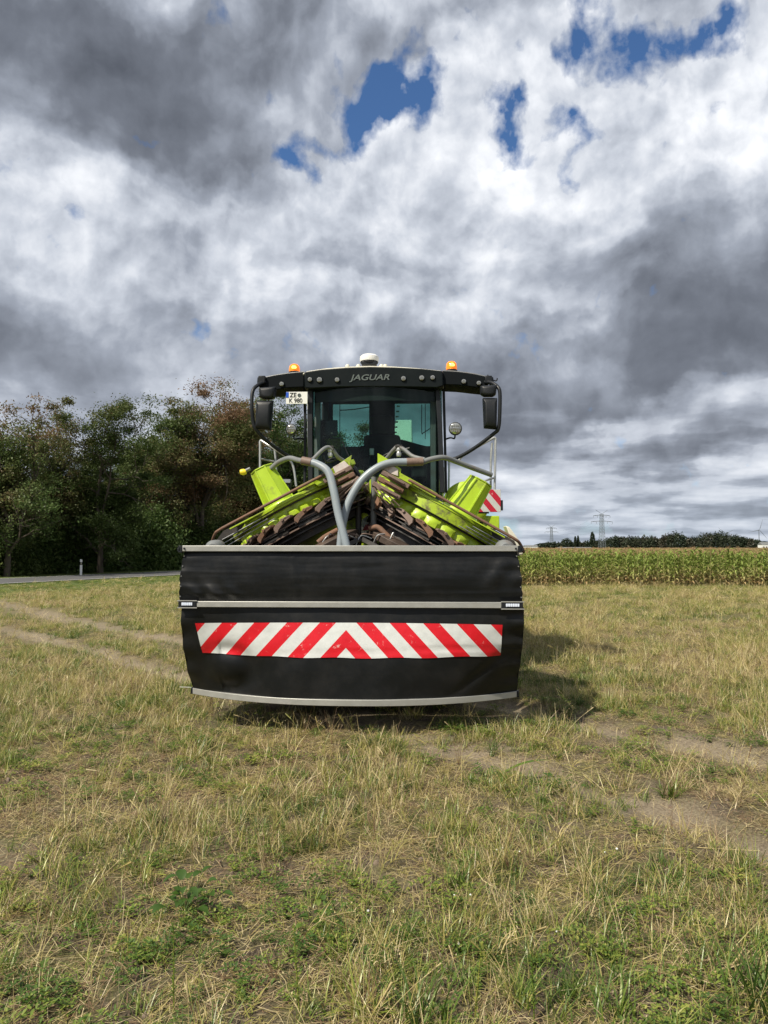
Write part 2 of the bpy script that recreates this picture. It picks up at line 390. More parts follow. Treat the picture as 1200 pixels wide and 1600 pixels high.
# ================================================================== FRONT GUARD (tarpaulin cover)
def mroot(name, label, cat):
    o = empty(name, (MX, MY, 0), -TH); return tag(o, label, cat)
guard = mroot('tarpaulin_guard', 'black tarpaulin cover with a red and white striped band across the front of the harvester', 'cover')
rng = random.Random(4)
def wob(x, z, s=1.0, a=1.0, o=0): return a*(mnoise.fractal(Vector((x*s, o, z*s)), .8, 2.0, 4))
pTL, pTR = at(286, 856.5, 0), at(809, 856.5, 0)
XL, XR = pTL.x, pTR.x
ZT = at(548, 857, 0).z; ZM = at(548, 944.5, 0).z
bar_top = MB(); bar_top.box(((XL+XR)/2, 0, ZT), (XR-XL, .045, .052)); bar_top.build('top_bar', M['alu'], guard, .004)
for sx, x in ((-1, XL), (1, XR)):
    e = MB(); e.box((x+sx*.018, .0, ZT-.006), (.034, .05, .062)); e.box((x+sx*.03, -.01, ZT-.01), (.03, .03, .03)); e.lathe([(.0, -.034), (.009, -.034), (.009, -.02)], (x-sx*.02, 0, ZT), 'y', 10)
    e.build('end_cap', M['black'], guard, .003)
xm0, xm1 = at(309, 944, 0).x, at(783, 944, 0).x
bm_ = MB(); bm_.box(((xm0+xm1)/2, -.012, ZM), (xm1-xm0, .04, .052)); bm_.build('middle_bar', M['alu'], guard, .004)
xo0, xo1 = at(280, 944, 0).x, at(817, 944, 0).x
for a, b in ((xo0, xm0), (xm1, xo1)):
    hsg = MB(); hsg.box(((a+b)/2, -.012, ZM), (b-a-.006, .055, .058)); o = hsg.build('marker_lamp', M['black'], guard, .006)
    g = MB()
    for k in range(6):
        g.box((a+.035+(b-a-.07)*(k+.5)/6, -.042, ZM+.002), ((b-a-.07)/6*.86, .012, .026))
    g.build('led_strip', M['led'], o, .002)
    h2 = MB(); h2.box(((a+b)/2, -.040, ZM+.031), (b-a+.01, .008, .008)); h2.box(((a+b)/2, -.040, ZM-.031), (b-a+.01, .008, .008)); h2.build('lamp_frame', M['alu'], o)
# upper tarp
UL = [at(287, 861, 0), at(281, 905, 0), at(279, 939, 0)]; UR = [at(808, 861, 0), at(815, 905, 0), at(817, 938, 0)]
zt, zb = ZT-.022, ZM+.022
def lerp3(L, v):
    k = min(int(v*2), 1); f = v*2-k; return L[k].x*(1-f)+L[k+1].x*f
def upper(u, v):
    xl = lerp3(UL, v); xr = lerp3(UR, v); x = xl+(xr-xl)*u; z = zt+(zb-zt)*v
    e = min(u, 1-u)
    y = .02 - .028*math.sin(math.pi*v) + .007*wob(x, z, 1.1) + .0045*wob(x*.45, z*5, 1.6, 1, 3)
    y += .005*math.exp(-e*22)*math.sin(z*48+(0 if u < .5 else 2)) + .008*math.exp(-e*30)
    y += (-.0018*math.exp(-((v-.40-.03*math.sin(u*7))/.025)**2) - .003*math.exp(-((v-.84-.02*math.sin(u*4))/.03)**2))*(.5+.5*math.sin(u*9+1)) - .004*math.exp(-((u-.33-.02*v)/.004)**2)
    dl = math.exp(-((u-.10)/.08)**2-((v-.82)/.16)**2); y += -.022*dl + .014*dl*math.sin(x*34+z*22)
    dr = math.exp(-((u-.93)/.05)**2-((v-.45)/.3)**2); y += .010*dr*math.sin(x*26-z*16)
    edge = (.004*math.sin(z*45)+.002*math.sin(z*110))*math.exp(-e*60)
    return (x+edge*(1 if u < .5 else -1), y, z)
MB().grid(upper, 150, 46).build('upper_tarp', M['tarp'], guard, recalc=False)
# lower tarp, bar at the foot bows forward
def ybow(x): return .46*abs(x/1.52)**2.3-.06
PBL, PBR = at(304, 1076, .44), at(806, 1082, .44)
xb0, xb1 = PBL.x, PBR.x; ZB = at(548, 1098, ybow(0)).z
EL_ = [(0, at(283, 950, 0).x), (.3, at(286, 990, .1).x), (.55, at(291, 1025, .22).x), (.8, at(298, 1055, .36).x), (1, xb0)]
ER_ = [(0, at(819, 950, 0).x), (.3, at(817, 990, .1).x), (.55, at(813, 1030, .22).x), (.8, at(808, 1058, .36).x), (1, xb1)]
def pl(L, v):
    for (a, x), (b, y) in zip(L, L[1:]):
        if v <= b: f = (v-a)/(b-a); f = f*f*(3-2*f)*.3+f*.7; return x+(y-x)*f
    return L[-1][1]
z0l, z1l = ZM-.022, ZB+.02
def lower_y(x, v):
    b = ybow(x); return .01 + (b-.01)*(v**1.25) - .03*math.sin(math.pi*min(1, v))*1.0
def fold(u, v, x, z):
    y = .008*wob(x, z, .9, 1, 7)
    # big swirl of creases at the lower left corner
    cx, cy = u-.135, (v-.70)*.34
    r = math.hypot(cx, cy); y += .020*math.exp(-((r-.075)/.028)**2)*(1 if cx > -.02 else .5) - .016*math.exp(-(r/.045)**2)
    d = (u-.86)*.95+(v-.80)*.30; y += .012*math.exp(-(d/.02)**2)*math.exp(-((v-.7)/.3)**2)
    y += .010*math.exp(-((1-u)/.05)**2)*math.sin(v*26)+.008*math.exp(-(u/.04)**2)*math.sin(v*21+1)
    y += .004*math.sin(x*8+v*3)*v
    y += .005*math.exp(-((v-.47-.03*math.sin(u*5))/.012)**2)*(u > .3)
    return y*1.7
def lower(u, v, off=0):
    xl = pl(EL_, v); xr = pl(ER_, v); x = xl+(xr-xl)*u; z = z0l+(z1l-z0l)*v
    return Vector((x, lower_y(x, v)+fold(u, v, x, z)+off, z))
MB().grid(lambda u, v: lower(u, v), 180, 70).build('lower_tarp', M['tarp'], guard, recalc=False)
# reflective band: a printed sheet 5 mm proud of the lower tarp
sL, sR = at(305, 975, .02).x, at(785, 977, .02).x
zs_t = at(545, 973, -.02).z; zs_b = at(545, 1027.5, -.03).z
def strip(u, v):
    x = (sL+v*.045*1.0)+(sR-.01*v-sL-v*.045)*u; z = zs_t+(zs_b-zs_t)*v
    z += -.012*(abs(u-.5)*2)**2*(1-v)*1.2 + .012*(abs(u-.5)*2)**2*v + .004*math.sin(u*31)*v
    vv = (z-z0l)/(z1l-z0l); xl = pl(EL_, vv); xr = pl(ER_, vv); uu = (x-xl)/(xr-xl)
    p = lower(uu, vv, -.009); return (x, p.y+.0015*wob(x, z, 12, 1, 5), z)
pc = at(540.5, 1000, -.04); pxm = FPX/(MY-.04)
M['band'] = stripes('chevron_band', pc.x, zs_t, 51.6/pxm, .49, .93)
# phase: first red stripe begins 16 px from the apex line at the top edge
t_ = NT(M['band'].node_tree)
for nd in M['band'].node_tree.nodes:
    if nd.type == 'MATH' and nd.operation == 'ADD' and abs(nd.inputs[1].default_value-10) < 1e-6: nd.inputs[1].default_value = 10-16.0/51.6
MB().grid(strip, 160, 12).build('reflective_band', M['band'], guard, recalc=False)
# bottom bar
seg = 40; rings = []
for k in range(seg+1):
    x = xb0+(xb1-xb0)*k/seg; y = ybow(x); hh = .027
    rings.append([(x, y-.018, ZB+hh), (x, y+.018, ZB+hh), (x, y+.018, ZB-hh), (x, y-.018, ZB-hh)])
MB().loft(rings, True).build('bottom_bar', M['alu'], guard, .003)
for x in (xb0-.008, xb1+.008):
    MB().box((x, ybow(x), ZB), (.022, .05, .058)).build('end_cap', M['black'], guard, .004)
b = MB(); b.tube([(xb0-.02, ybow(xb0), ZB+.03), (xb0-.13, ybow(xb0), ZB+.032)], .002, 5, False); b.build('cord', M['white'], guard)
# side tarps going back
for sx, Eu, El_, xbb in ((-1, UL, EL_, xb0), (1, UR, ER_, xb1)):
    def su(u, v, sx=sx, Eu=Eu):
        x = lerp3(Eu, v); return (x-sx*(.03*u+.012*math.sin(v*9+u*8)*u), .02+.95*u, zt+(zb-zt)*v)
    MB().grid(su, 20, 14).build('side_tarp', M['tarp'], guard, recalc=False)
    def sl(u, v, sx=sx, E=El_):
        x = pl(E, v); y0 = lower_y(x, v); return (x-sx*(.05*u+.015*math.sin(v*8+u*7)*u), y0+(.95-y0)*u, z0l+(z1l-z0l)*v)
    MB().grid(sl, 20, 20).build('side_tarp', M['tarp'], guard, recalc=False)
    for k in range(5):
        ey = MB(); v = (k+.5)/5; ey.lathe([(.003, -.004), (.006, -.004), (.006, .002)], (lerp3(Eu, v)-sx*.012, .0, zt+(zb-zt)*v), 'y', 8); ey.build('eyelet', M['greymetal'], guard)
for x in (-1.3, 0, 1.3):
    fr_ = MB(); fr_.box((x*.8, .62, .95), (.05, .05, 1.2)); fr_.box((x*.8, .34, 1.5), (.05, .55, .05)); fr_.build('support_strut', M['dark_steel'], guard)

# ================================================================== FOLDED MAIZE HEADER
header = mroot('maize_header', 'folded lime green maize header with rusty claws, tilted discs and grey hoses above the tarpaulin', 'harvester header')
def wing(O, ang, mir, s):
    c_, s_ = math.cos(ang), math.sin(ang)
    U = Vector((mir*c_, 0, s_)); N = Vector((-mir*s_, 0, c_)); Yv = Vector((0, 1, 0))
    T = Matrix(((U.x, Yv.x, N.x, O.x), (U.y, Yv.y, N.y, O.y), (U.z, Yv.z, N.z, O.z), (0, 0, 0, 1)))
    w_ = empty('wing', (0, 0, 0)); w_.parent = header
    cu, cy, Rr = .73, .76, .745
    def disc(name, r, n0, n1, mat, bev=.003, seg=64, cu=cu, cy=cy, r2=None):
        m_ = MB(T); m_.lathe([(r, n0), (r2 or r, n1)], (cu, cy, 0), 'z', seg); return m_.build(name, mat, w_, bev)
    R2 = random.Random(int(abs(O.x)*1000))
    # lid with folded lip
    disc('cover_plate', .775, -.005, .022, M['lime'])
    lip = .026 if mir > 0 else .105; G0 = -lip-.012; tb = -.105; CL = G0+tb-.035   # lip depth, top of the teeth, claws level
    disc('cover_lip', .768, -lip, -.006, M['lime_dirty'])
    # pipe rail bent along the front of the lid
    pr = MB(T); pr.tube([(-.13, .10, .0), (-.05, .02, .045), (.02, -.03, .056), (.25, -.045, .058), (1.05, -.045, .062), (1.16, -.03, .062)], .0145, 10); pr.build('pipe_rail', M['rust'], w_)
    # toothed rotor ring: alternating lit and shaded facets
    q0, q1 = (.38, .62) if mir > 0 else (.04, .5)
    tr = MB(T); nT = 38 if mir > 0 else 27; v = []; f = []; nn = (G0, G0+tb)
    prof = [(0, .712), (.22, .752), (.70, .752), (1.0, .712)]
    ring = [(2*math.pi*(k+a)/nT, r) for k in range(nT) for a, r in prof[:3]]
    for i, (a, r) in enumerate(ring): v += [(cu+.715*math.cos(a), cy+.715*math.sin(a), nn[0]), (cu+.718*math.cos(a), cy+.718*math.sin(a), nn[0]*(1-q0)+nn[1]*q0), (cu+r*math.cos(a), cy+r*math.sin(a), nn[0]*(1-q1)+nn[1]*q1), (cu+r*math.cos(a), cy+r*math.sin(a), nn[1])]
    L = len(ring)
    for i in range(L):
        j = (i+1) % L
        for q in range(3): f.append((4*i+q, 4*i+q+1, 4*j+q+1, 4*j+q))
    tr.add(v, f); tr.build('toothed_ring', M['lime'], w_)
    disc('ring_plate', .71, nn[1]-.006, nn[1]+.008, M['lime_dirty'], 0)
    disc('ring_top', .735, nn[0]-.004, nn[0]+.012, M['dark_steel'], 0)
    # dark knife discs, each with notched rims
    for i, (n_, r) in enumerate(((CL-.035, .80), (CL-.07, .775), (CL-.105, .80), (CL-.15, .76))):
        kd = MB(T); seg = 120; rr = [r-(.014 if (k//2) % 2 else 0)-.004*R2.random() for k in range(seg)]
        kd.loft([[(cu+rr[k]*math.cos(2*math.pi*k/seg), cy+rr[k]*math.sin(2*math.pi*k/seg), n_+h) for k in range(seg)] for h in (-.006, .006)])
        kd.build('knife_disc', M['dark_steel'] if i % 2 else M['brown_steel'], w_)
    disc('drum', .66, CL-.22, CL+.06, M['dark_steel'], 0)
    # blade sectors bolted between
    nb = 12
    for k in range(nb):
        a = 2*math.pi*(k+.3)/nb; m_ = MB(T)
        for q in range(2):
            a2 = a+.02*q; rot = Matrix.Rotation(a2, 3, 'Z'); m_.box((cu+.765*math.cos(a2), cy+.765*math.sin(a2), CL-.052-.036*q), (.05, .30, .016), rot)
        m_.build('blade_sector', M['dark_steel'], w_)
    # claws
    poly = [(-.10, .046), (-.055, .055), (-.01, .044), (.045, .022), (.078, .004), (.088, -.030), (.070, -.072), (.040, -.040), (.005, -.020), (-.045, .004), (-.095, .016)]
    nC = 23
    for k in range(nC):
        a = -math.pi/2 + 2*math.pi*(k+.35)/nC; rr = .79+.015*R2.random(); m_ = MB()
        # polygon lives in (tangent, normal), thickness radial; the hook points to the outer side
        m_.prism([(-p[0]*1.12, p[1]*.82*s) for p in poly], -.03, .015, 'y')
        m_.box((.07, .05, .028*s), (.09, .16, .02))
        m_.lathe([(.016, -.05), (.016, -.036)], (.03, 0, .03*s), 'y', 8)
        rot = Matrix.Rotation(a+math.pi/2+R2.uniform(-.05, .05), 4, 'Z')
        Tk = T @ Matrix.Translation((cu+rr*math.cos(a), cy+rr*math.sin(a), CL+R2.uniform(-.008, .008))) @ rot @ Matrix.Rotation(R2.uniform(-.12, .12), 4, 'Y')
        m_.v = [Tk @ p for p in m_.v]
        m_.build('claw', M['brown_steel'] if k % 3 else M['rust'], w_, .003)
    return w_, T
A27, A29 = R(27.3), R(29.2)
wl, TL_ = wing(at(345, 838, .5), A27, 1, 1.0)
wr, TR_ = wing(at(802, 852, .5), A29, -1, 1.22)
for w_, T, left in ((wl, TL_, True), (wr, TR_, False)):
    # base ring under the gearbox and the ribbed gearbox cover
    cu_, cy_ = (.60, .42) if left else (.58, .42)
    b = MB(T); b.lathe([(.205, .022), (.205, .045), (.188, .075), (.17, .078)], (cu_, cy_, 0), 'z', 40); b.build('gearbox_base', M['lime'], w_, .003)
    g = MB(T)
    # tapered eight sided box with raised ribs
    def oct_(w2, d2, k=.34): return [(-w2, -d2*k), (-w2*.45, -d2), (w2*.45, -d2), (w2, -d2*k), (w2, d2*k), (w2*.45, d2), (-w2*.45, d2), (-w2, d2*k)]
    hgt = .40 if left else .36; lean = -.01 if left else -.03
    g.loft([[(cu_+x, cy_+y, .07) for x, y in oct_(.155, .15)], [(cu_+x+lean, cy_+y, .07+hgt) for x, y in oct_(.118, .12)]])
    g.build('gearbox_cover', M['lime'], w_, .006)
    for sx in (-.45, .45, 1.0, -1.0):
        rb = MB(T); k = .34 if abs(sx) == 1 else 1.0
        a0 = (cu_+sx*.155, cy_-.15*k-.006, .075); a1 = (cu_+sx*.118+lean, cy_-.12*k-.006, .065+hgt)
        rb.loft([[(p[0]-.008, p[1]-.006, p[2]), (p[0]+.008, p[1]-.006, p[2]), (p[0]+.008, p[1]+.008, p[2]), (p[0]-.008, p[1]+.008, p[2])] for p in (a0, a1)])
        rb.build('rib', M['lime'], w_, .002)
    cp = MB(T); cp.loft([[(cu_+x*1.02+lean, cy_+y*1.02, .07+hgt+h) for x, y in oct_(.122, .124)] for h in (0, .014)]); cp.build('gearbox_lid', M['lime'], w_, .004)
    # bolts round the cover plate
    for k in range(26):
        bo = MB(T); a = math.pi+math.pi*(k+.5)/26; bo.lathe([(.009, .02), (.009, .032)], (.73+.73*math.cos(a), .76+.73*math.sin(a), 0), 'z', 6); bo.build('bolt', M['steel'], w_)
    # stepped plates on the lid behind the rail
    st = MB(T); st.prism([(.10, .03), (1.36, .03), (1.30, .16), (.95, .30), (.30, .24)], .022, .034, 'z'); st.build('deck_plate', M['lime'], w_, .002)
    st = MB(T); st.prism([(.86, .0), (1.42, .0), (1.48, .10), (1.40, .34), (1.05, .40)], .034, .085, 'z'); st.build('side_panel', M['lime_dirty'], w_, .004)
    # inner head: lime shield, scratched label and brown stacked plates
    sh = MB(T)
    if left: poly = [(1.06, .055), (1.42, .055), (1.405, .30), (1.30, .235)]
    else: poly = [(1.00, .05), (1.40, .05), (1.46, .245), (1.30, .18)]
    pS = [(549.5, 711), (545, 739), (530, 749), (498, 760), (488, 753)] if left else [(590, 708), (609, 719), (627, 733), (624, 750), (597, 735), (590, 725)]
    pL = [(520, 730), (538, 720), (546, 728), (544, 737), (531, 744), (524, 739)] if left else [(597, 732), (611, 726), (622, 733), (622, 744), (611, 740)]
    for nm, pp, d_, mt in (('inner_shield', pS, .50, 'lime'), ('worn_label', pL, .488, 'label')):
        A = [at(x, y, d_) for x, y in pp]; m4 = MB(); m4.prism([(p.x, p.z) for p in A], d_, d_+.01, 'y'); m4.build(nm, M[mt], w_, .002)
    for k in range(3):
        m5 = MB(T); m5.box((1.28+.012*k, .02, .005-.068*k), (.30-.03*(k % 2), .13, .045)); m5.box((1.27, -.055, .005-.068*k), (.18, .02, .018)); m5.build('stacked_plate', M['brown_steel'] if k != 1 else M['rust'], w_, .006)
    for k in range(3):
        m6 = MB(T); m6.tube([(1.12+.05*k, -.02, -.20-.02*k), (1.34, -.05, -.14-.03*k), (1.44, -.02, -.10-.03*k)], .007, 6); m6.build('tine', M['brown_steel'], w_)
    # stub at the outer end
    e = at(336, 853, .42) if left else at(789, 853, .42)
    sb = MB(); sb.lathe([(.0, -.09), (.05, -.09), (.085, -.05), (.09, .08), (.0, .085)], e-Vector((0, 0, .03)), 'y', 22); sb.build('outer_stub', M['greymetal'], w_)
    tip = MB(T); tip.prism([(-.14, -.03), (.02, .05), (.30, .05), (.16, -.03)] if left else [(-.12, -.06), (.0, .05), (.26, .05), (.2, -.02)], .10, .112, 'y'); tip.build('outer_panel', M['dark_steel'], w_)
    for q in range(3):
        sl_ = MB(T); sl_.tube([(-.10+.04*q, .12+.02*q, -.02-.035*q), (.42+.06*q, .0, -.028-.03*q)], .004, 5, False); sl_.build('edge_wire', M['steel'], w_)
# grey divider panel at the outer end of the right wing
mpn = MB(TR_); mpn.prism([(-.14, -.02), (-.08, .06), (.10, .145), (.14, .14), (.0, .02), (-.10, -.06)], .12, .36, 'y'); mpn.build('outer_fairing', M['cream'], header, .01)
# yellow knob on the left gearbox
k_ = MB(); p = at(391, 732, .9); q = at(380, 737.5, .9); k_.tube([p, q], .018, 10, False); ko = k_.build('knob_stem', M['greymetal'], header)
k2 = MB(); k2.lathe([(.0, -.035), (.025, -.03), (.033, 0), (.025, .03), (0, .035)], q, 'x', 16); k2.build('yellow_knob', M['yellow'], header)

# hoses and guide tubes
def px_tube(name, pts, r, mat, parent=header, seg=12, sub=7):
    m_ = MB(); m_.tube([at(*p) for p in pts], r, seg, True, None, sub); return m_.build(name, mat, parent)
def hose(pts, parent=header):
    m_ = MB(); P_ = [at(*p) for p in pts]; Q = []
    for i in range(len(P_)-1):
        p0 = P_[max(i-1, 0)]; p1 = P_[i]; p2 = P_[i+1]; p3 = P_[min(i+2, len(P_)-1)]
        for k in range(26):
            t = k/26; Q.append(.5*((2*p1)+(p2-p0)*t+(2*p0-5*p1+4*p2-p3)*t*t+(3*p1-p0-3*p2+p3)*t**3))
    Q.append(P_[-1]); rings = []; up = Vector((0, 1, 0))
    for i, p in enumerate(Q):
        d = (Q[min(i+1, len(Q)-1)]-Q[max(i-1, 0)]).normalized(); a = d.cross(up).normalized(); b_ = a.cross(d).normalized()
        r = .0365+(.0016 if i % 2 else -.0004)
        rings.append([p+a*math.cos(2*math.pi*k/18)*r+b_*math.sin(2*math.pi*k/18)*r for k in range(18)])
    m_.loft(rings, True, True); return m_.build('ribbed_hose', M['greytube'], parent, auto=False)
hose([(474, 720, .45), (496, 725.5, .42), (513, 738, .38), (521, 765, .34), (529, 805, .30), (543, 860, .25), (548, 900, .24)])
hose([(637, 722, .50), (609, 723.5, .48), (586, 733, .46), (564, 752, .44), (546, 782, .42), (537, 812, .40), (532, 850, .38), (530, 900, .36)])
px_tube('guide_tube', [(424, 732, .85), (436, 722, .80), (452, 716, .70), (466, 719, .55), (474, 720.5, .45)], .026, M['greymetal'])
px_tube('guide_tube', [(488, 719, .55), (504, 703, .62), (513, 699, .66), (520, 703, .68), (528, 714, .72), (540, 722, .8)], .020, M['greymetal'])
px_tube('guide_tube', [(470, 721, .47), (480, 722, .50), (490, 718, .54)], .024, M['greymetal'])
px_tube('copper_sleeve', [(472, 719.5, .45), (487, 722.5, .43)], .040, M['brown_steel'])
px_tube('copper_sleeve', [(635, 722.2, .50), (661, 721, .52)], .040, M['brown_steel'])
px_tube('guide_tube', [(660, 722, .52), (676, 717, .55), (694, 715, .60), (712, 721, .70), (738, 731, .80), (768, 742, .9)], .026, M['greymetal'])
px_tube('guide_tube', [(664, 718, .54), (645, 713, .62), (632, 703, .66), (622, 698, .68), (615, 703, .70), (606, 714, .76), (596, 724, .85)], .020, M['greymetal'])
for x_, y_ in ((516, 707), (623, 706)):
    m_ = MB(); c = at(x_, y_, .68); m_.lathe([(.0, -.045), (.02, -.045), (.026, -.02), (.018, 0), (.026, .02), (.02, .04), (0, .042)], c, 'z', 14); m_.build('coupling', M['steel'], header)
    m_ = MB(); m_.box(c+Vector((0, 0, .055)), (.07, .05, .02)); m_.lathe([(.012, -.02), (.012, .02)], c+Vector((.03, 0, .03)), 'y', 8); m_.build('bracket', M['dark_steel'], header, .003)
# thin hydraulic lines
for pts in ([(498, 735, .9), (520, 716, .85), (548, 728, 1.0), (556, 770, 1.1)], [(640, 700, .9), (600, 712, .95), (585, 740, 1.0), (588, 800, 1.1)],
            [(505, 712, .8), (512, 722, .82), (530, 716, .9)], [(628, 707, .8), (640, 712, .82), (655, 716, .7)]):
    px_tube('hydraulic_line', pts, .009, M['black'], seg=8)

M['sooty'] = pmat('sooty_brown_steel', (.06, .042, .032), .6, var=.4, vscale=8, bump=.2, dirt=.6, dirtc=(.14, .10, .075), dth=.52, dscale=10)  # darker brown version of the rusty steel, for the inner cones
# centre of the header: posts, throat, rusty shafts, inner discs
hull = MB()
hull.prism([(.75, .22), (2.0, .22), (2.15, .75), (1.75, 1.25), (.95, 1.2), (.7, .6)], -1.15, 1.15, 'x'); hull.build('header_frame', M['dark_steel'], header, .02)
for sx in (-1, 1):
    m_ = MB(); m_.lathe([(.54, .0), (.58, .03), (.58, .07), (.40, .16), (.24, .38), (.0, .40)], (.0+sx*.66, 1.32, .30), 'z', 48); m_.build('feed_disc', M['lime_dirty'], header, .004)
    # low inner cones seen between the wings
    O = at(508, 848, .8) if sx < 0 else at(628, 848, .8)
    m_ = MB(); rot = Matrix.Rotation(sx*R(27), 4, 'Y'); T = Matrix.Translation(O) @ rot
    m_.T = T; m_.lathe([(.34, -.06), (.36, 0), (.30, .03), (.15, .05), (.0, .06)], (0, 0, -.03), 'z', 40); m_.build('inner_cone', M['sooty'], header, .004)
    m_ = MB(T); m_.lathe([(.46, -.16), (.46, -.12)], (0, 0, 0), 'z', 48); m_.build('inner_blade_disc', M['dark_steel'], header)
px_tube('grey_post', [(560, 762, .85), (560, 900, .85)], .030, M['dark_steel'])
px_tube('grey_post', [(585, 745, .75), (584, 800, .78), (585, 900, .8)], .032, M['greymetal'])
px_tube('hydraulic_line', [(546, 726, .8), (558, 742, .82), (560, 770, .85)], .034, M['black'])
px_tube('rusty_shaft', [(497, 848, .55), (508, 839, .56), (528, 828, .58)], .026, M['rust'])
px_tube('rusty_shaft', [(577, 826, .60), (590, 824, .58), (602, 834, .56), (616, 848, .54)], .027, M['rust'])
for k in range(9):
    rr = random.Random(k+50); x_ = 500+k*13+rr.uniform(-4, 4)
    px_tube('crop_tine', [(x_, 854, .45+rr.random()*.2), (x_+rr.uniform(2, 14), 842-rr.uniform(0, 10), .5), (x_+rr.uniform(10, 26), 846-rr.uniform(0, 12), .55)], .006, M['brown_steel'] if k % 2 else M['steel'], seg=6)
# lime plates in the middle
def plate(name, pts, d, th, mat, parent=header, bev=.002):
    m_ = MB(); A = [at(x, y, d) for x, y in pts]; m_.prism([(p.x, p.z) for p in A], d, d+th, 'y'); return m_.build(name, mat, parent, bev)
plate('throat_plate', [(547, 770), (571, 748), (570, 780), (560, 850), (540, 850)], 1.0, .02, M['lime_dirty'])
plate('throat_plate', [(577, 752), (583, 744), (583, 780), (578, 770)], .9, .02, M['lime'])
plate('throat_plate', [(594, 790), (610, 798), (612, 812), (598, 808), (600, 818), (612, 824), (606, 836), (594, 830)], .95, .02, M['lime'])
plate('throat_plate', [(540, 728), (552, 738), (553, 760), (540, 750)], .92, .02, M['lime_dirty'])
plate('hinge_block', [(592, 838), (612, 822), (650, 842), (668, 858), (592, 858)], .70, .10, M['brown_steel'])
plate('hinge_block', [(612, 800), (650, 812), (680, 840), (640, 846), (606, 812)], 1.15, .25, M['dark_steel'])
plate('guard_rim', [(608, 808), (616, 807), (632, 815), (641, 823), (634, 821), (618, 812)], 1.10, .015, M['white'])  # white plates added to imitate bright glimpses between the parts
plate('guard_rim', [(516, 820), (527, 813), (527, 816), (518, 822)], 1.10, .015, M['white'])
plate('marker_block', [(573, 808), (581, 808), (580, 820), (574, 820)], 1.2, .05, M['white'])
plate('marker_block', [(571, 820), (582, 820), (583, 828), (566, 829)], 1.15, .05, M['red'])

# ================================================================== FORAGE HARVESTER
hv = mroot('forage_harvester', 'large self-propelled forage harvester with black cab, two amber beacons and lime bodywork in the field', 'harvester')
D = 3.0
# ---- roof
m_ = MB(); top = [(475, 582), (500, 578.5), (540, 575.5), (578, 574), (620, 575), (660, 577), (692, 580.5)]; bot = [(694, 604), (684, 607), (640, 606), (578, 605.5), (530, 606), (486, 608), (476, 607)]
poly = [at(x, y, D-.12) for x, y in top+bot]
rings = []
for d, f in ((D-.16, .985), (D-.12, 1.0), (D+.06, 1.0), (D+.14, 1.0), (D+1.5, 1.0), (D+1.58, .97)):
    cx = sum(p.x for p in poly)/len(poly); cz = sum(p.z for p in poly)/len(poly); rings.append([(cx+(p.x-cx)*f, d, cz+(p.z-cz)*f+(.17 if i_ >= len(top) and d > D+.1 else 0)) for i_, p in enumerate(poly)])
m_.loft(rings, True, False); roof = m_.build('cab_roof', M['black_gloss'], hv, .012)
m_ = MB(); topc = [(474, 582.5), (480, 579.5), (510, 575), (545, 572.3), (578, 571.3), (612, 572), (650, 574.5), (688, 578.5), (692, 580.8)]
P1 = [at(x, y, D-.10) for x, y in topc]; rings = []
for d, lift in ((D-.13, -.012), (D-.05, .0), (D+.5, .03), (D+1.1, .03), (D+1.6, -.02)):
    n_ = len(P1); rings.append([(p.x, d, p.z+lift) for p in P1]+[(p.x, d, p.z-.035) for p in P1[::-1]])
m_.loft(rings, True, False); m_.build('roof_skin', M['cream'], roof, .008)
# dome receiver
c = at(577, 571, D+.35)
m_ = MB(); m_.box(c+Vector((0, 0, .01)), (.20, .2, .05)); m_.lathe([(.0, 0.0), (.115, 0), (.125, .02), (.11, .035)], c+Vector((0, 0, .02)), 'z', 24); m_.build('receiver_mount', M['black'], roof, .006)
m_ = MB(); m_.lathe([(.125, .05), (.132, .075), (.128, .115), (.10, .14), (.0, .148)], c, 'z', 32); m_.build('satellite_receiver', M['white'], roof)
for x_ in (543, 560, 596, 602): 
    m_ = MB(); m_.lathe([(.03, 0), (.03, .02), (.02, .035), (0, .036)], at(x_, 573.5, D+.2), 'z', 12); m_.build('roof_cap', M['cream'], roof)
# ---- side wings of the roof that carry mirrors and beacons
def sidewing(P_, name='roof_wing'):
    m_ = MB(); A = [at(x, y, D-.06) for x, y in P_]; cx = sum(p.x for p in A)/len(A); cz = sum(p.z for p in A)/len(A)
    m_.loft([[(cx+(p.x-cx)*f, d, cz+(p.z-cz)*f) for p in A] for d, f in ((D-.10, .96), (D-.05, 1.0), (D+.28, 1.0), (D+.34, .92))]); return m_.build(name, M['black_matte'], hv, .01)
swl = sidewing([(406, 592), (430, 587), (455, 583.5), (477, 582), (477, 606), (452, 607), (430, 611), (410, 613), (404, 603)])
swr = sidewing([(690, 580), (715, 581.5), (740, 585), (760, 589), (764, 597), (761, 608), (740, 606), (715, 603), (690, 602)])
def sl_strip(P_, par):
    m_ = MB(); m_.tube([at(x, y, D-.03) for x, y in P_], .012, 8); m_.build('roof_edge', M['greymetal'], par)
sl_strip([(408, 591.5), (430, 586.8), (455, 583.2), (475, 581.5)], swl); sl_strip([(692, 579.8), (715, 581.2), (740, 584.6), (758, 588.5)], swr)
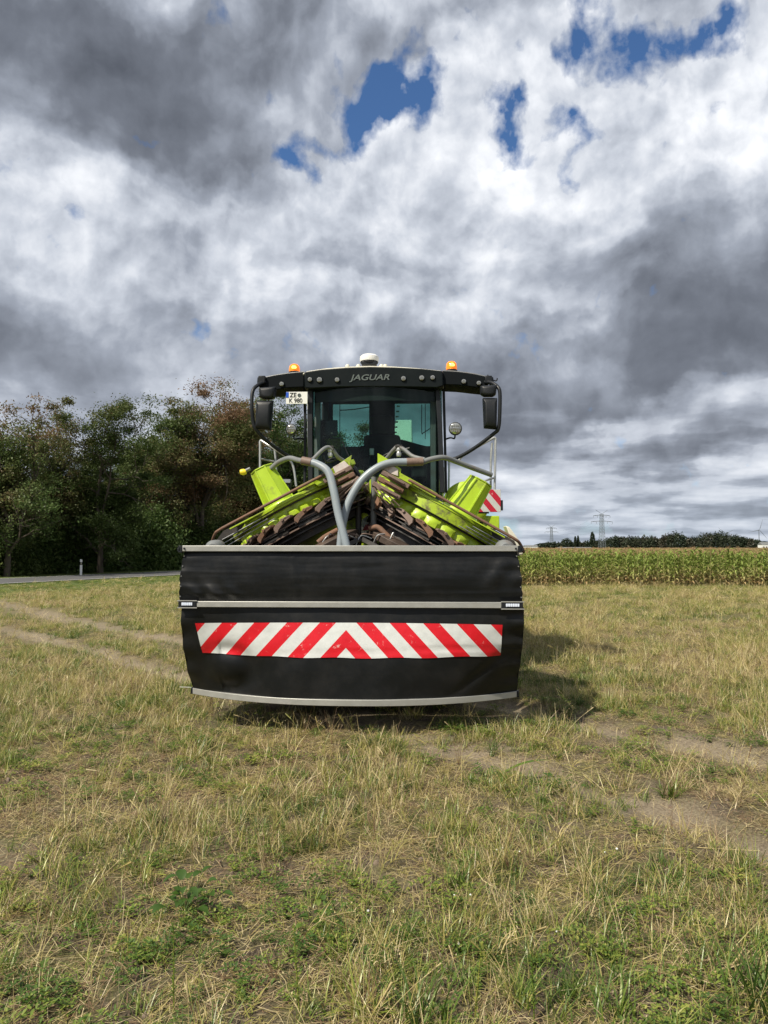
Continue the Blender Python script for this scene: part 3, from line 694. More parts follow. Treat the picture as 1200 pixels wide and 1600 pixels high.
# lamps
def worklamp(x, y, r, par, d=D-.10, mat='lamp_glass'):
    c = at(x, y, d); m_ = MB(); m_.lathe([(r*1.22, .02), (r*1.22, -.012), (r*1.02, -.022), (r*1.0, -.008)], c, 'y', 24, True); o = m_.build('work_lamp', M['black'], par)
    g = MB(); g.lathe([(r, -.016), (r*.9, -.026), (r*.4, -.03), (0, -.031)], c, 'y', 20); g.build('lamp_lens', M[mat], o)
    b_ = MB(); b_.box(c+Vector((0, -.031, 0)), (r*1.5, .006, .007)); b_.box(c+Vector((0, -.031, r*.35)), (r*.9, .005, r*.3)); b_.box(c+Vector((0, -.031, -r*.4)), (r*.9, .005, r*.3)); b_.build('lamp_grid', M['greymetal'], o)
for x, y, r in ((484.5, 593.5, .030), (499.5, 594, .036), (527, 594, .032)): worklamp(x, y, r, hv, D-.155)
for x, y, r in ((630.5, 592, .032), (659, 591, .034), (676, 590.5, .031)): worklamp(x, y, r, hv, D-.155)
worklamp(440.5, 600.5, .031, hv); worklamp(724.5, 596.5, .031, hv); worklamp(748, 599, .030, hv)
# beacons
for x, y, par, hgt in ((460, 583, swl, .115), (705.5, 580, swr, .125)):
    c = at(x, y, D+.1); m_ = MB(); m_.lathe([(.078, -.02), (.078, .012), (.070, .018)], c, 'z', 24); o = m_.build("beacon", M["black"], hv)
    g = MB(); g.lathe([(.072, .012), (.074, .05), (.066, hgt*.8), (.045, hgt), (0, hgt+.012)], c, 'z', 28); g.build('beacon_lens', M['amber'], o)
    g = MB(); g.lathe([(.0, hgt*.45), (.03, hgt*.5), (.034, hgt*.65), (.02, hgt*.8), (0, hgt*.82)], c+Vector((.005, -.062, -.01)), 'z', 14); g.build('beacon_bulb', M['amber_bulb'], o)
# lettering
def text(name, s_, size, mat, parent, loc, sx=1, shear=0, depth=.002, bold=.0, spacing=1):
    cu = bpy.data.curves.new(name, 'FONT'); cu.body = s_; cu.size = size; cu.align_x = 'CENTER'; cu.align_y = 'CENTER'; cu.extrude = depth; cu.shear = shear; cu.offset = bold; cu.space_character = spacing
    o = bpy.data.objects.new(name, cu); COL.objects.link(o); bpy.context.view_layer.update()
    me = bpy.data.meshes.new_from_object(o.evaluated_get(bpy.context.evaluated_depsgraph_get())); bpy.data.objects.remove(o)
    me.materials.clear(); me.materials.append(mat); me.transform(Matrix.Rotation(R(90), 4, 'X') @ Matrix.Diagonal((sx, 1, 1, 1))); me.transform(Matrix.Translation(loc))
    return link(name, me, parent)
text('lettering', 'JAGUAR', .105, M['letter_grey'], roof, at(578, 590, D-.166), 1.32, .25, .003, .0015)
# ---- cab frame
zr = at(578, 607, D).z
def post(name, pts, w_, dp, mat=M['black'], par=hv):
    m_ = MB(); A = [at(*p) for p in pts]; m_.loft([[(p.x-w_/2, p.y-dp/2, p.z), (p.x+w_/2, p.y-dp/2, p.z), (p.x+w_/2, p.y+dp/2, p.z), (p.x-w_/2, p.y+dp/2, p.z)] for p in A]); return m_.build(name, mat, par, .006)
post('front_pillar', [(486, 604, D), (485, 660, D-.02), (486, 770, D-.06)], .062, .10)
post('front_pillar', [(683, 603, D), (687, 660, D-.02), (691, 770, D-.06)], .062, .10)
post('door_frame', [(475.5, 604, D+.12), (477, 660, D+.12), (476, 770, D+.1)], .034, .05)
post('door_frame', [(693, 603, D+.12), (694.5, 660, D+.12), (697, 770, D+.1)], .034, .05)
px_tube('door_handle', [(482, 608, D+.03), (481, 640, D), (482, 700, D)], .010, M['steel'], hv)
px_tube('door_handle', [(687.5, 625, D-.02), (689.5, 660, D-.03), (692, 715, D-.04)], .009, M['steel'], hv)
for a_, b_ in ((478, 520), (690, 647)):
    pass
XLc, XRc = at(486, 650, D).x, at(687, 650, D).x
zf = at(578, 775, D).z; Db = D+1.35; zc = zr+.15
m_ = MB()
for x in (XLc+.02, XRc-.02): m_.box((x, Db, (zc+zf)/2), (.09, .09, zc-zf))
m_.build('rear_pillar', M['black'], hv, .006)
# windscreen, curved
def ws(u, v):
    x = XLc+.03+(XRc-XLc-.06)*u; z = zf-.05+(zr-zf+.10)*v; return (x, D-.02-.13*(1-(2*u-1)**2)+.05*v*0, z)
MB().grid(ws, 24, 6).build('windscreen', M['glass'], hv, recalc=False)
for x in (XLc-.035, XRc+.035):
    m_ = MB(); m_.box((x, (D+Db)/2+.05, (zc+zf)/2), (.006, Db-D-.25, zc-zf)); m_.build('side_window', M['glass'], hv)
# visor band behind the glass
m_ = MB(); m_.grid(lambda u, v: (XLc+.04+(XRc-XLc-.08)*u, D-.12*(1-(2*u-1)**2)+.03, at(578, 628, D).z+(zr-at(578, 628, D).z)*v), 16, 2); m_.build('sun_visor', M['interior'], hv)
# inner trim frame
m_ = MB()
for x_ in (496, 677): p = at(x_, 690, D+.15); m_.box((p.x, p.y, (zr+zf)/2), (.075, .05, zr-zf))
m_.build('inner_trim', M['greymetal'], hv, .01)
# rear wall with two windows
zs1, zs0 = at(578, 631, Db).z, at(578, 698, Db).z
def rwx(px): return at(px, 660, Db).x
m_ = MB(); d0 = Db
def wallbox(x0, x1, z0, z1, name=None): m_.box(((x0+x1)/2, d0, (z0+z1)/2), (x1-x0, .05, z1-z0))
wallbox(XLc-.03, XRc+.03, zs1, zc); wallbox(XLc-.03, XRc+.03, zf, zs0)
wallbox(XLc-.03, rwx(503), zs0, zs1); wallbox(rwx(507), rwx(520), zs0, zs1); wallbox(rwx(577), rwx(617), zs0, zs1); wallbox(rwx(672), XRc+.03, zs0, zs1)
m_.build('rear_wall', M['interior'], hv)
m_ = MB(); m_.box((0, 0, 0), (.01, .01, .01)); m_.v = []; m_.f = []; m_.sm = []; m_.mi = []
m_.box(((XLc+XRc)/2, Db+.04, (zs0+zs1)/2), (XRc-XLc, .006, zs1-zs0+.04)); m_.build('rear_window', M['glass_rear'], hv)
px_tube('rear_wiper', [(674, 668, Db+.08), (662, 676, Db+.08), (659, 674, Db+.08), (659, 632, Db+.08)], .007, M['black'], hv, 6)
px_tube('antenna', [(531, 605, Db+.2), (531, 690, Db+.2)], .006, M['black'], hv, 6)
px_tube('rear_wiper', [(531, 641, Db+.08), (550, 640, Db+.08), (577, 636, Db+.08)], .008, M['black'], hv, 6)
px_tube('antenna', [(664.5, 631, Db+.15), (664.5, 686, Db+.15)], .006, M['black'], hv, 6)
# cab floor, dash, seat, column, screen
m_ = MB(); m_.box(((XLc+XRc)/2, (D+Db)/2, zf-.04), (XRc-XLc+.06, Db-D, .1)); m_.build('cab_floor', M['interior'], hv)
m_ = MB(); m_.box(((XLc+XRc)/2, (D+Db)/2+.1, zc+.01), (XRc-XLc, Db-D-.2, .03)); m_.build('headliner', M['interior'], hv)
def cushion(name, px, py, d, w_, dp, h_, par, rx=0, mat='interior', bev=.05):
    c = at(px, py, d); m_ = MB(); m_.box((0, 0, 0), (w_, dp, h_), Matrix.Rotation(rx, 3, 'X')); m_.v = [v+c for v in m_.v]; o = m_.build(name, M[mat], par, bev); o.modifiers[0].segments = 4; return o
seat = cushion('seat', 597, 748, D+.80, .56, .55, .16, hv)
cushion('backrest', 597, 712, D+1.05, .54, .14, .62, seat, R(-8), bev=.06)
cushion('headrest', 596, 664, D+1.10, .34, .10, .30, seat, R(-8), bev=.05)
cushion('armrest', 640, 722, D+.75, .10, .5, .09, seat, bev=.03); cushion('armrest', 556, 722, D+.75, .10, .5, .09, seat, bev=.03)
cushion('control_console', 655, 735, D+.75, .22, .6, .28, hv, bev=.04)
# rounded hood line seen through the rear window
m_ = MB(); hz0 = at(600, 700, Db-.1).z
def hump(u, v):
    x = XLc+.05+(XRc-XLc-.1)*u; px_ = 500+(677-500)*u
    return (x, Db-.09, hz0+(-.15 if v < .5 else (.15*math.exp(-((px_-610)/46)**2)-.01)))
m_.grid(hump, 24, 1); m_.build('parcel_shelf', M['interior'], hv)
sc_ = cushion('display', 513.5, 669, D+.45, .25, .04, .22, hv, bev=.008, mat='screen')
m_ = MB(); p = at(518.5, 677, D+.42); m_.box(p, (.025, .004, .022)); m_.build('sticker', M['label'], sc_)
cushion('display', 515, 697, D+.5, .32, .05, .24, hv, R(20), bev=.01, mat='screen')
px_tube('display_arm', [(497, 640, D+.3), (503, 690, D+.4), (508, 750, D+.5)], .02, M['black'], hv)
m_ = MB(); c = at(582, 712, D+.6); m_.T = Matrix.Translation(c) @ Matrix.Rotation(R(60), 4, 'X')
rg = []
for k in range(28):
    a = 2*math.pi*k/28; cc = Vector((.19*math.cos(a), .19*math.sin(a), 0)); rg.append([cc*(1+.015/.19*math.cos(b_)/1)+Vector((0, 0, .015*math.sin(b_))) for b_ in [2*math.pi*j/8 for j in range(8)]])
rg.append(rg[0]); m_.loft(rg, False, True); m_.box((0, 0, -.01), (.34, .03, .02)); m_.box((0, -.08, -.01), (.03, .16, .02)); m_.build('steering_wheel', M['black'], hv)
px_tube('steering_column', [(582, 712, D+.62), (580, 730, D+.5), (579, 775, D+.35)], .045, M['black'], hv)
cushion('column_switch', 581, 706, D+.5, .06, .04, .10, hv, bev=.01, mat='steel')
# wiper across the windscreen
px_tube('windscreen_wiper', [(560, 772, D-.17), (556, 740, D-.19), (535, 690, D-.17)], .008, M['black'], hv, 6)
# ---- mirrors
def mirror(big, small, arm, par):
    x0, y0, x1, y1, tap = big; d = D-.25
    A = [at(x0+2, y0, d), at(x1, y0, d), at(x1-tap[1], y1, d), at(x0+tap[0], y1-2, d)]
    m_ = MB(); cx = sum(p.x for p in A)/4; cz = sum(p.z for p in A)/4
    m_.loft([[(cx+(p.x-cx)*f, d+dd, cz+(p.z-cz)*f) for p in A] for dd, f in ((-.075, .62), (-.055, .86), (-.01, 1.0), (.04, 1.0), (.05, .95))]); o = m_.build('mirror', M['black'], hv, .014)
    g = MB(); g.prism([(cx+(p.x-cx)*.88, cz+(p.z-cz)*.92) for p in A], d+.051, d+.055, 'y'); g.build('mirror_glass', M['lamp_glass'], o)
    x0, y0, x1, y1 = small; A = [at(x0, y0+2, d), at(x1, y0, d), at(x1-2, y1-3, d), at(x1-7, y1, d), at(x0+6, y1, d), at(x0, y1-4, d)]
    m_ = MB(); cx = sum(p.x for p in A)/6; cz = sum(p.z for p in A)/6
    m_.loft([[(cx+(p.x-cx)*f, d+dd, cz+(p.z-cz)*f) for p in A] for dd, f in ((-.07, .6), (-.05, .88), (0, 1.0), (.05, .96))]); o2 = m_.build('wide_angle_mirror', M['black'], hv, .012)
    px_tube('mirror_arm', arm, .024, M['black'], hv, 12)
mirror((399, 626, 427, 672, (0, 4)), (405, 604, 432, 624), [(414, 597, D-.1), (404, 601, D-.18), (395, 611, D-.25), (393.5, 635, D-.28), (396, 660, D-.26), (401, 672, D-.24), (418, 690, D-.15), (446, 710, D-.02), (476, 727, D+.05)], swl)
mirror((752, 622, 777, 671, (4, 1)), (750, 601, 777, 620), [(758, 597, D-.1), (768, 598, D-.18), (777, 604, D-.25), (781, 613, D-.28), (781, 640, D-.28), (779, 668, D-.26), (771, 678, D-.22), (740, 701, D-.1), (715, 715, D+.0), (700, 719, D+.05)], swr)
for x, y in ((410, 594), (763, 594)):
    m_ = MB(); c = at(x, y, D-.1); m_.box(c, (.09, .1, .10)); m_.lathe([(.025, -.06), (.03, 0), (.025, .06)], c+Vector((.04 if x > 600 else -.04, 0, -.02)), 'z', 12); m_.build('mirror_bracket', M['black'], hv, .01)
px_tube('camera_bracket', [(762, 586, D), (766, 592, D-.05), (775, 595, D-.08), (777, 591, D-.08)], .009, M['black'], hv, 8)
# round spot lamps on arms
for x, y, r, arm in ((455, 671, .068, [(459, 680, D-.03), (460, 686, D), (466, 685, D+.05), (474, 686, D+.1)]), (711.5, 670, .080, [(711, 679, D-.05), (710, 685, D-.02), (704, 684, D+.03), (697, 686, D+.08)])):
    c = at(x, y, D-.08); m_ = MB(); m_.lathe([(r*.5, .09), (r*.95, .06), (r*1.08, .01), (r*1.08, -.015), (r*.95, -.02)], c, 'y', 28); o = m_.build('spot_lamp', M['black'], hv)
    g = MB(); g.lathe([(r*.97, -.018), (r*.8, -.03), (0, -.036)], c, 'y', 28); g.build('lamp_lens', M['lamp_glass'], o)
    b_ = MB(); b_.box(c+Vector((0, -.038, 0)), (r*1.8, .006, .009))
    for q in (-.5, .5):
        for k in range(4): b_.box(c+Vector((r*(-.55+.36*k), -.036, q*r*.85)), (r*.26, .006, r*.30))
    b_.build('lamp_grid', M['greymetal'], o); px_tube('lamp_arm', arm, .011, M['black'], hv, 8)
# number plate
pa, pb = at(447, 612.5, D-.14), at(480.5, 631, D-.14); pc_ = (pa+pb)/2; pw, ph = pb.x-pa.x, pa.z-pb.z
m_ = MB(); m_.box(pc_, (pw, .008, ph)); npl = m_.build('number_plate', M['white'], hv, .003)
m_ = MB(); m_.box((pa.x+pw*.065, pc_.y-.006, pa.z-ph*.25), (pw*.12, .004, ph*.46)); m_.build('plate_strip', M['blue'], npl)
yy = pc_.y-.007
text('plate_lettering', 'ZE', ph*.52, M['ink'], npl, (pa.x+pw*.33, yy, pa.z-ph*.28), .95, 0, .001, .001)
text('plate_lettering', 'K 980', ph*.50, M['ink'], npl, (pa.x+pw*.45, yy, pa.z-ph*.74), .92, 0, .001, .001)
m_ = MB(); cc = Vector((pa.x+pw*.62, yy, pa.z-ph*.29)); m_.lathe([(.024, 0), (.024, -.002), (.019, -.002), (.019, 0)], cc, 'y', 20); m_.lathe([(.011, 0), (.011, -.002)], cc, 'y', 10); m_.build('plate_seal', M['letter_grey'], npl)
m_ = MB(); m_.box((pc_.x+pw*.38, pc_.y+.12, pc_.z), (.025, .24, .02)); m_.build('plate_holder', M['black'], hv)
# ---- hand rails
def rail(pts, r=.016): return px_tube('hand_rail', pts, r, M['steel'], hv, 10, 6)
rail([(406.5, 740, D+.15), (406.5, 700, D+.15), (407, 689, D+.15), (414, 692, D+.12), (445, 712, D), (453, 719, D), (459, 732, D), (463, 760, D)])
rail([(429, 702, D+.3), (431, 720, D+.3), (432, 745, D+.3)]); rail([(408, 717, D+.2), (432, 722, D+.3)], .012)
m_ = MB(); c = at(423, 694, D+.1); m_.lathe([(.018, -.012), (.03, 0), (.018, .012)], c, 'y', 14); m_.build('rail_clip', M['steel'], hv)
rail([(716, 722, D), (722, 713, D), (745, 699, D+.08), (768, 686, D+.14), (774, 685, D+.15), (774, 700, D+.15), (773, 768, D+.15)])
rail([(769, 692, D+.35), (767, 720, D+.35), (767, 768, D+.35)]); rail([(738, 759, D+.1), (755, 752, D+.12), (774, 746, D+.15)], .014)
rail([(702, 719, D+.3), (701, 772, D+.3)], .014); rail([(693, 730, D+.1), (695, 772, D+.1)], .016)
cushion('side_lamp', 447, 757, D-.1, .13, .12, .14, hv, bev=.02, mat='black')
cushion('side_lamp_visor', 447, 752, D-.17, .12, .02, .05, hv, bev=.008, mat='lamp_glass')
# ---- side warning board
ca, cb = at(746.5, 765, D-.3), at(782.5, 800, D-.3)
M['board'] = stripes('warning_board_stripes', ca.x, ca.z, .62*(cb.x-ca.x), .5, .82, False, (.42, .01, .03), (.52, .52, .5))
for nd in M['board'].node_tree.nodes:
    if nd.type == 'MATH' and nd.operation == 'ADD' and abs(nd.inputs[1].default_value-10) < 1e-6: nd.inputs[1].default_value = 10.42
m_ = MB(); m_.box((ca+cb)/2, (cb.x-ca.x, .01, ca.z-cb.z)); wb = m_.build('warning_board', M['board'], hv, .003)
m_ = MB(); m_.box((cb.x+.012, ca.y+.02, cb.z+.085), (.035, .03, .13)); m_.box((ca.x-.006, ca.y+.02, cb.z+.1), (.02, .03, .1)); m_.box((ca.x+.06, ca.y+.02, cb.z-.008), (.16, .03, .02)); m_.build('board_bracket', M['black'], wb, .004)
# ---- body, steps, engine hood, spout, wheels, feeder
m_ = MB(); c = at(766, 810, D+.3); m_.box((c.x, D+.75, c.z-.06), (.22, 1.1, .18)); m_.build('side_box', M['lime'], hv, .01)
m_ = MB(); c = at(730, 780, D+.0); m_.T = Matrix.Translation(c); m_.lathe([(.02, -.05), (.24, -.04), (.30, .0), (.31, .12), (.28, .16)], (0, .15, -.05), 'y', 40); m_.build('round_housing', M['lime'], hv, .01)
m_ = MB(); m_.prism([(1.7, .45), (3.2, .75), (4.6, .95), (4.6, 1.6), (3.2, 1.6), (1.7, 1.25)], -.42, .42, 'x'); m_.build('feeder_housing', M['lime_dirty'], hv, .02)
m_ = MB(); m_.box((.1, D+.6, zf-.36), (1.5, 1.0, .50)); m_.build('cab_base', M['interior'], hv, .03)
m_ = MB()
for k in range(6): m_.box((.1-.2+.08*k, D+.06, zf-.35), (.012, .02, .45))
for k in range(5): m_.box((.1, D+.06, zf-.15-.1*k), (.5, .02, .012))
m_.build('radiator_grille', M['black'], hv)
m_ = MB(); m_.prism([(D+2.0, 1.2), (D+6.2, 1.2), (D+6.3, 2.2), (D+6.0, 2.75), (D+4.5, 2.95), (D+2.0, 3.0)], -.92+.1, .92+.1, 'x'); m_.build('engine_hood', M['lime'], hv, .08)
m_ = MB(); m_.box((.1, D+3.2, .95), (1.1, 6.0, .45)); m_.build('chassis', M['dark_steel'], hv, .02)
for k in range(7):
    m_ = MB(); m_.box((.1+.925, D+2.7+.42*k, 2.2), (.012, .3, .7)); m_.build('hood_louvre', M['dark_steel'], hv, .003)
def wheel(x, y, r, wd):
    m_ = MB(); m_.lathe([(r*.55, -wd/2), (r*.86, -wd/2), (r*.96, -wd*.42), (r*.965, 0), (r*.96, wd*.42), (r*.86, wd/2), (r*.55, wd/2)], (x, y, r), 'x', 48, False)
    wh = m_.build('wheel', M['tyre'], hv); rimm = MB(); s = 1 if x > 0 else -1
    rimm.lathe([(r*.56, -wd*.46), (r*.5, -wd*.2), (r*.25, -wd*.1), (r*.2, wd*.1), (r*.5, wd*.2), (r*.56, wd*.46)], (x, y, r), 'x', 32); rimm.build('rim', M['rim'], wh)
    lug = MB(); nl = 22
    for k in range(nl):
        for sd in (-1, 1):
            a = 2*math.pi*(k+(.5 if sd > 0 else 0))/nl; rot = Matrix.Rotation(-a, 3, 'X') @ Matrix.Rotation(sd*R(40), 3, 'Z')
            lug.box((x+sd*wd*.22, y+r*.975*math.sin(a), r+r*.975*math.cos(a)), (wd*.52, .055, .06), rot)
    lug.build('tread', M['tyre'], wh)
wheel(-1.05, D+.95, .98, .62); wheel(1.25, D+.95, .98, .62); wheel(-1.0, D+4.6, .68, .5); wheel(1.2, D+4.6, .68, .5)
for x in (-1.05, 1.25):
    m_ = MB(); m_.grid(lambda u, v: (x-.36+.72*u, D+.95-1.12*math.cos(math.pi*(.12+.76*v)), .98+1.12*math.sin(math.pi*(.12+.76*v))), 1, 14); o = m_.build('mudguard', M['black'], hv); so = o.modifiers.new('solid', 'SOLIDIFY'); so.thickness = .02
m_ = MB(); m_.tube([(-1.05, D+.95, .98), (1.25, D+.95, .98)], .14, 14, False); m_.tube([(-1.0, D+4.6, .68), (1.2, D+4.6, .68)], .09, 12, False); m_.build('axle', M['dark_steel'], hv)
for k in range(4):
    m_ = MB(); m_.box((-1.12, D+1.75, .5+.33*k), (.5, .28, .03)); m_.build('step', M['greymetal'], hv, .004)
# discharge spout: rises behind the cab, arches to the rear; its ribbed flank shows through the right rear window
sx0 = at(628, 660, Db+1.1).x; rg = []
for k in range(24):
    t = k/23; y = Db+.75+t*4.3; z = 2.3+1.75*math.sin(min(1, t*1.35)*math.pi*.62)-.2*t; wv_ = .19-.05*t; dz = .24-.08*t
    rg.append([(sx0-wv_, y, z-dz), (sx0+wv_, y+.03, z-dz), (sx0+wv_*.9, y-.02, z+dz), (sx0-wv_*.9, y-.02, z+dz)])
m_ = MB(); m_.loft(rg, True, False); m_.build('discharge_spout', M['cream'], hv, .01)
for k in range(14):
    m_ = MB(); z = 2.9+.085*k; m_.box((sx0-.17+.01*k, Db+.72, z), (.05, .03, .02)); m_.build('spout_bolt', M['dark_steel'], hv)

# ================================================================== GROUND
nprng = np.random.default_rng(11)
def vnoise(x, y, seed=0):
    """smooth value noise, vectorised"""
    xi = np.floor(x).astype(np.int64); yi = np.floor(y).astype(np.int64); fx = x-xi; fy = y-yi
    fx = fx*fx*(3-2*fx); fy = fy*fy*(3-2*fy)
    def h(a, b):
        n = (a*374761393 + b*668265263 + seed*974711) & 0x7fffffff
        n = ((n ^ (n >> 13))*1274126177) & 0x7fffffff
        return ((n ^ (n >> 16)) & 0xffff)/65535.0
    return (h(xi, yi)*(1-fx)+h(xi+1, yi)*fx)*(1-fy) + (h(xi, yi+1)*(1-fx)+h(xi+1, yi+1)*fx)*fy
def fbm(x, y, seed=0, o=4):
    a = 0; s_ = 0; k = .5
    for i in range(o): a = a+k*vnoise(x*2**i, y*2**i, seed+i*17); s_ += k; k *= .5
    return a/s_
# two wheel ruts cross the field from the far left to the near right
RUTS = [np.array([(-30, 39), (-16, 23.5), (-7.95, 14.7), (-4.3, 11.1), (-2.5, 9.05), (.22, 6.2), (.94, 5.5), (1.64, 4.6), (2.2, 3.8), (3.6, 2.0)]),
        np.array([(-28, 40), (-14, 24), (-7.2, 16.3), (-3.7, 12.65), (1.45, 7.3), (2.26, 6.3), (2.95, 5.5), (5, 3.6)])]
def rutd(x, y):
    best = np.full(np.shape(x), 1e9)
    x = x + .22*(vnoise(x*.8, y*.8, 91)-.5); y = y+.22*(vnoise(x*.8+9, y*.8, 92)-.5)
    for Rr in RUTS:
        for a, b in zip(Rr[:-1], Rr[1:]):
            d = b-a; t = np.clip(((x-a[0])*d[0]+(y-a[1])*d[1])/(d@d), 0, 1)
            best = np.minimum(best, np.hypot(x-a[0]-t*d[0], y-a[1]-t*d[1]))
    return best
# road: direction (0.45, 1), near edge through (-17.5, 32.3)
RD = np.array([.45, 1.0])/math.hypot(.45, 1); RN = np.array([-RD[1], RD[0]])      # RN points to the far side
R0 = np.array([-17.5, 32.3]); RW = 5.2
def roadn(x, y): return (x-R0[0])*RN[0]+(y-R0[1])*RN[1]     # <0 near side, 0..RW on the road
def gz(x, y):
    r = rutd(x, y); z = .05*(fbm(x*.25, y*.25, 1)-.5) + .045*(fbm(x*1.3, y*1.3, 2)-.5) + .03*(fbm(x*5, y*5, 3, 3)-.5)
    z = z - .035*np.exp(-(r/.16)**2) + .018*np.exp(-((r-.34)/.12)**2)
    rn = roadn(x, y); fl = np.clip((np.abs(rn-RW/2)-RW/2-.1)/.8, 0, 1)
    far = np.clip((y-45)/40, 0, 1)
    return z*fl*(1-far)
def graded(a, b, n, c, k):
    t = np.linspace(-1, 1, n) if a < c < b else None
    return t
ys = np.concatenate([np.arange(-6, 1.5, .4), np.arange(1.5, 7, .045), np.arange(7, 14, .09), np.arange(14, 32, .25), np.arange(32, 100, 1.5), [120, 200, 500, 1500, 4000]])
xh = np.concatenate([np.arange(0, 4.2, .05), np.arange(4.2, 9, .12), np.arange(9, 24, .4), np.arange(24, 70, 2), [90, 200, 600, 2000, 4000]])
ys = np.concatenate([[-4000, -300, -40], ys]); xs = np.concatenate([-xh[:0:-1], xh])
X, Y = np.meshgrid(xs, ys); Z = gz(X, Y); Z[(np.abs(X) > 75) | (Y > 110)] = 0
nx, ny = len(xs), len(ys); idx = np.arange(nx*ny).reshape(ny, nx)
F = np.stack([idx[:-1, :-1], idx[:-1, 1:], idx[1:, 1:], idx[1:, :-1]], -1).reshape(-1, 4)
rd = rutd(X.ravel(), Y.ravel()); rn_ = roadn(X.ravel(), Y.ravel())
bare = np.exp(-(rd/(.27+.012*np.clip(Y.ravel()-6,0,20)))**2.0)*(.65+.6*fbm(X.ravel()*1.2, Y.ravel()*1.2, 41))
# the trampled bare place where the rut leaves from under the machine
def spot(x, y, cx, cy, sx, sy): return np.exp(-((x-cx)/sx)**2-((y-cy)/sy)**2)
def barespots(x, y):
    return np.clip(.8*spot(x, y, .7, 5.75, .6, .25)+.5*spot(x, y, 2.6, 6.0, .7, .22)+.5*spot(x, y, -2.0, 3.9, .6, .25)+.4*spot(x, y, 1.0, 4.6, .7, .3)+.35*spot(x, y, -.2, 3.6, .5, .2), 0, 1)
bare = np.clip((bare+barespots(X.ravel(), Y.ravel())*.9)*np.clip(fbm(X.ravel()*2.6, Y.ravel()*2.6, 44)*2.6-.45+np.clip((Y.ravel()-7)*.4, 0, .8), .15, 1.1), 0, 1)
def green_f(x, y):
    """0 dry straw .. 1 green: mown verge by the road, patches in the field"""
    rn = roadn(x, y); v = np.clip((rn+9.5)/5, 0, 1)
    v = v*np.clip(1.15-.3*fbm(x*.5, y*.5, 56), 0, 1); p = fbm(x*.35, y*.35, 55, 4)
    near = np.clip((7.5-y)/4, 0, 1)*.22
    return np.clip(v + np.clip((p-.52)*2.6, 0, .7) + near, 0, 1)
gf = green_f(X.ravel(), Y.ravel())
mg = bpy.data.materials.new('dry_meadow_soil'); mg.use_nodes = True; t = NT(mg.node_tree); bs = t.t.nodes['Principled BSDF']
pos = t.n('ShaderNodeNewGeometry').outputs['Position']
def attr(t, n): a = t.n('ShaderNodeAttribute'); a.attribute_name = n; return a.outputs['Fac']
n_big = t.noise(pos, .6, 6, .6); n_mid = t.noise(pos, 5, 7, .65); n_fin = t.noise(pos, 60, 6, .7); n_gr = t.noise(pos, 220, 3, .6)
soil = t.ramp(n_fin, [(.28, (.030, .023, .017)), (.5, (.105, .080, .058)), (.62, (.17, .135, .098)), (.75, (.33, .27, .20))])
soil = t.mix(t.mr(n_mid, .35, .7, 0, .6), soil, (.075, .058, .043))
thatch = t.ramp(n_fin, [(.25, (.05, .046, .018)), (.5, (.155, .138, .055)), (.75, (.30, .27, .13))])
grn = t.ramp(n_fin, [(.25, (.022, .036, .010)), (.5, (.065, .11, .022)), (.75, (.15, .20, .06))])
cov = t.mix(t.m('MULTIPLY', attr(t, 'green'), t.mr(n_mid, .3, .6, .4, 1)), thatch, grn)
cam_far = t.mr(t.vm('LENGTH', pos, out=1), 6, 24, 0, 1)
covf = t.m('MULTIPLY', t.mr(n_mid, .42, .62, .05, .8), 1.0); covf = t.m('MAXIMUM', covf, t.m('MULTIPLY', cam_far, .9))
base = t.mix(covf, soil, cov)
sand = t.ramp(n_fin, [(.25, (.09, .07, .048)), (.45, (.22, .178, .125)), (.6, (.30, .25, .18)), (.8, (.44, .38, .29))])
base = t.mix(t.m('MULTIPLY', attr(t, 'bare'), t.mr(n_mid, .2, .6, .55, 1)), base, sand)
t.val(bs.inputs['Base Color'], base); bs.inputs['Roughness'].default_value = .95; bs.inputs['Specular IOR Level'].default_value = .15
b = t.n('ShaderNodeBump'); b.inputs['Strength'].default_value = .9; b.inputs['Distance'].default_value = .02
t.val(b.inputs['Height'], t.m('ADD', t.m('MULTIPLY', n_fin, .7), t.m('ADD', n_mid, t.m('MULTIPLY', n_gr, .35)))); t.t.links.new(b.outputs[0], bs.inputs['Normal'])
me = npmesh('ground', np.stack([X.ravel(), Y.ravel(), Z.ravel()], 1), F, mg, True, {'bare': bare, 'green': gf})
tag(link('ground', me), kind='structure')

# ---- road with a white edge line
M['asphalt'] = pmat('old_asphalt', (.085, .085, .085), .85, var=.15, vscale=1.5, bump=.3, bscale=80)
M['paint'] = pmat('road_paint', (.62, .62, .58), .6, var=.1)
def roadstrip(name, n0, n1, z, mat, kind='structure', thick=False):
    L = np.linspace(-60, 62, 62); V = []
    for l in L:
        for n in (n0, n1): p = R0+RD*l+RN*n; V.append((p[0], p[1], z))
    V = np.array(V); k = np.arange(len(L)-1)*2; F_ = np.stack([k, k+1, k+3, k+2], 1)
    o = link(name, npmesh(name, V, F_, mat)); return tag(o, kind=kind)
roadstrip('road', 0, RW, .030, M['asphalt']); roadstrip('road_edge_line', .12, .25, .034, M['paint']); roadstrip('road_edge_line', RW-.25, RW-.12, .034, M['paint'])

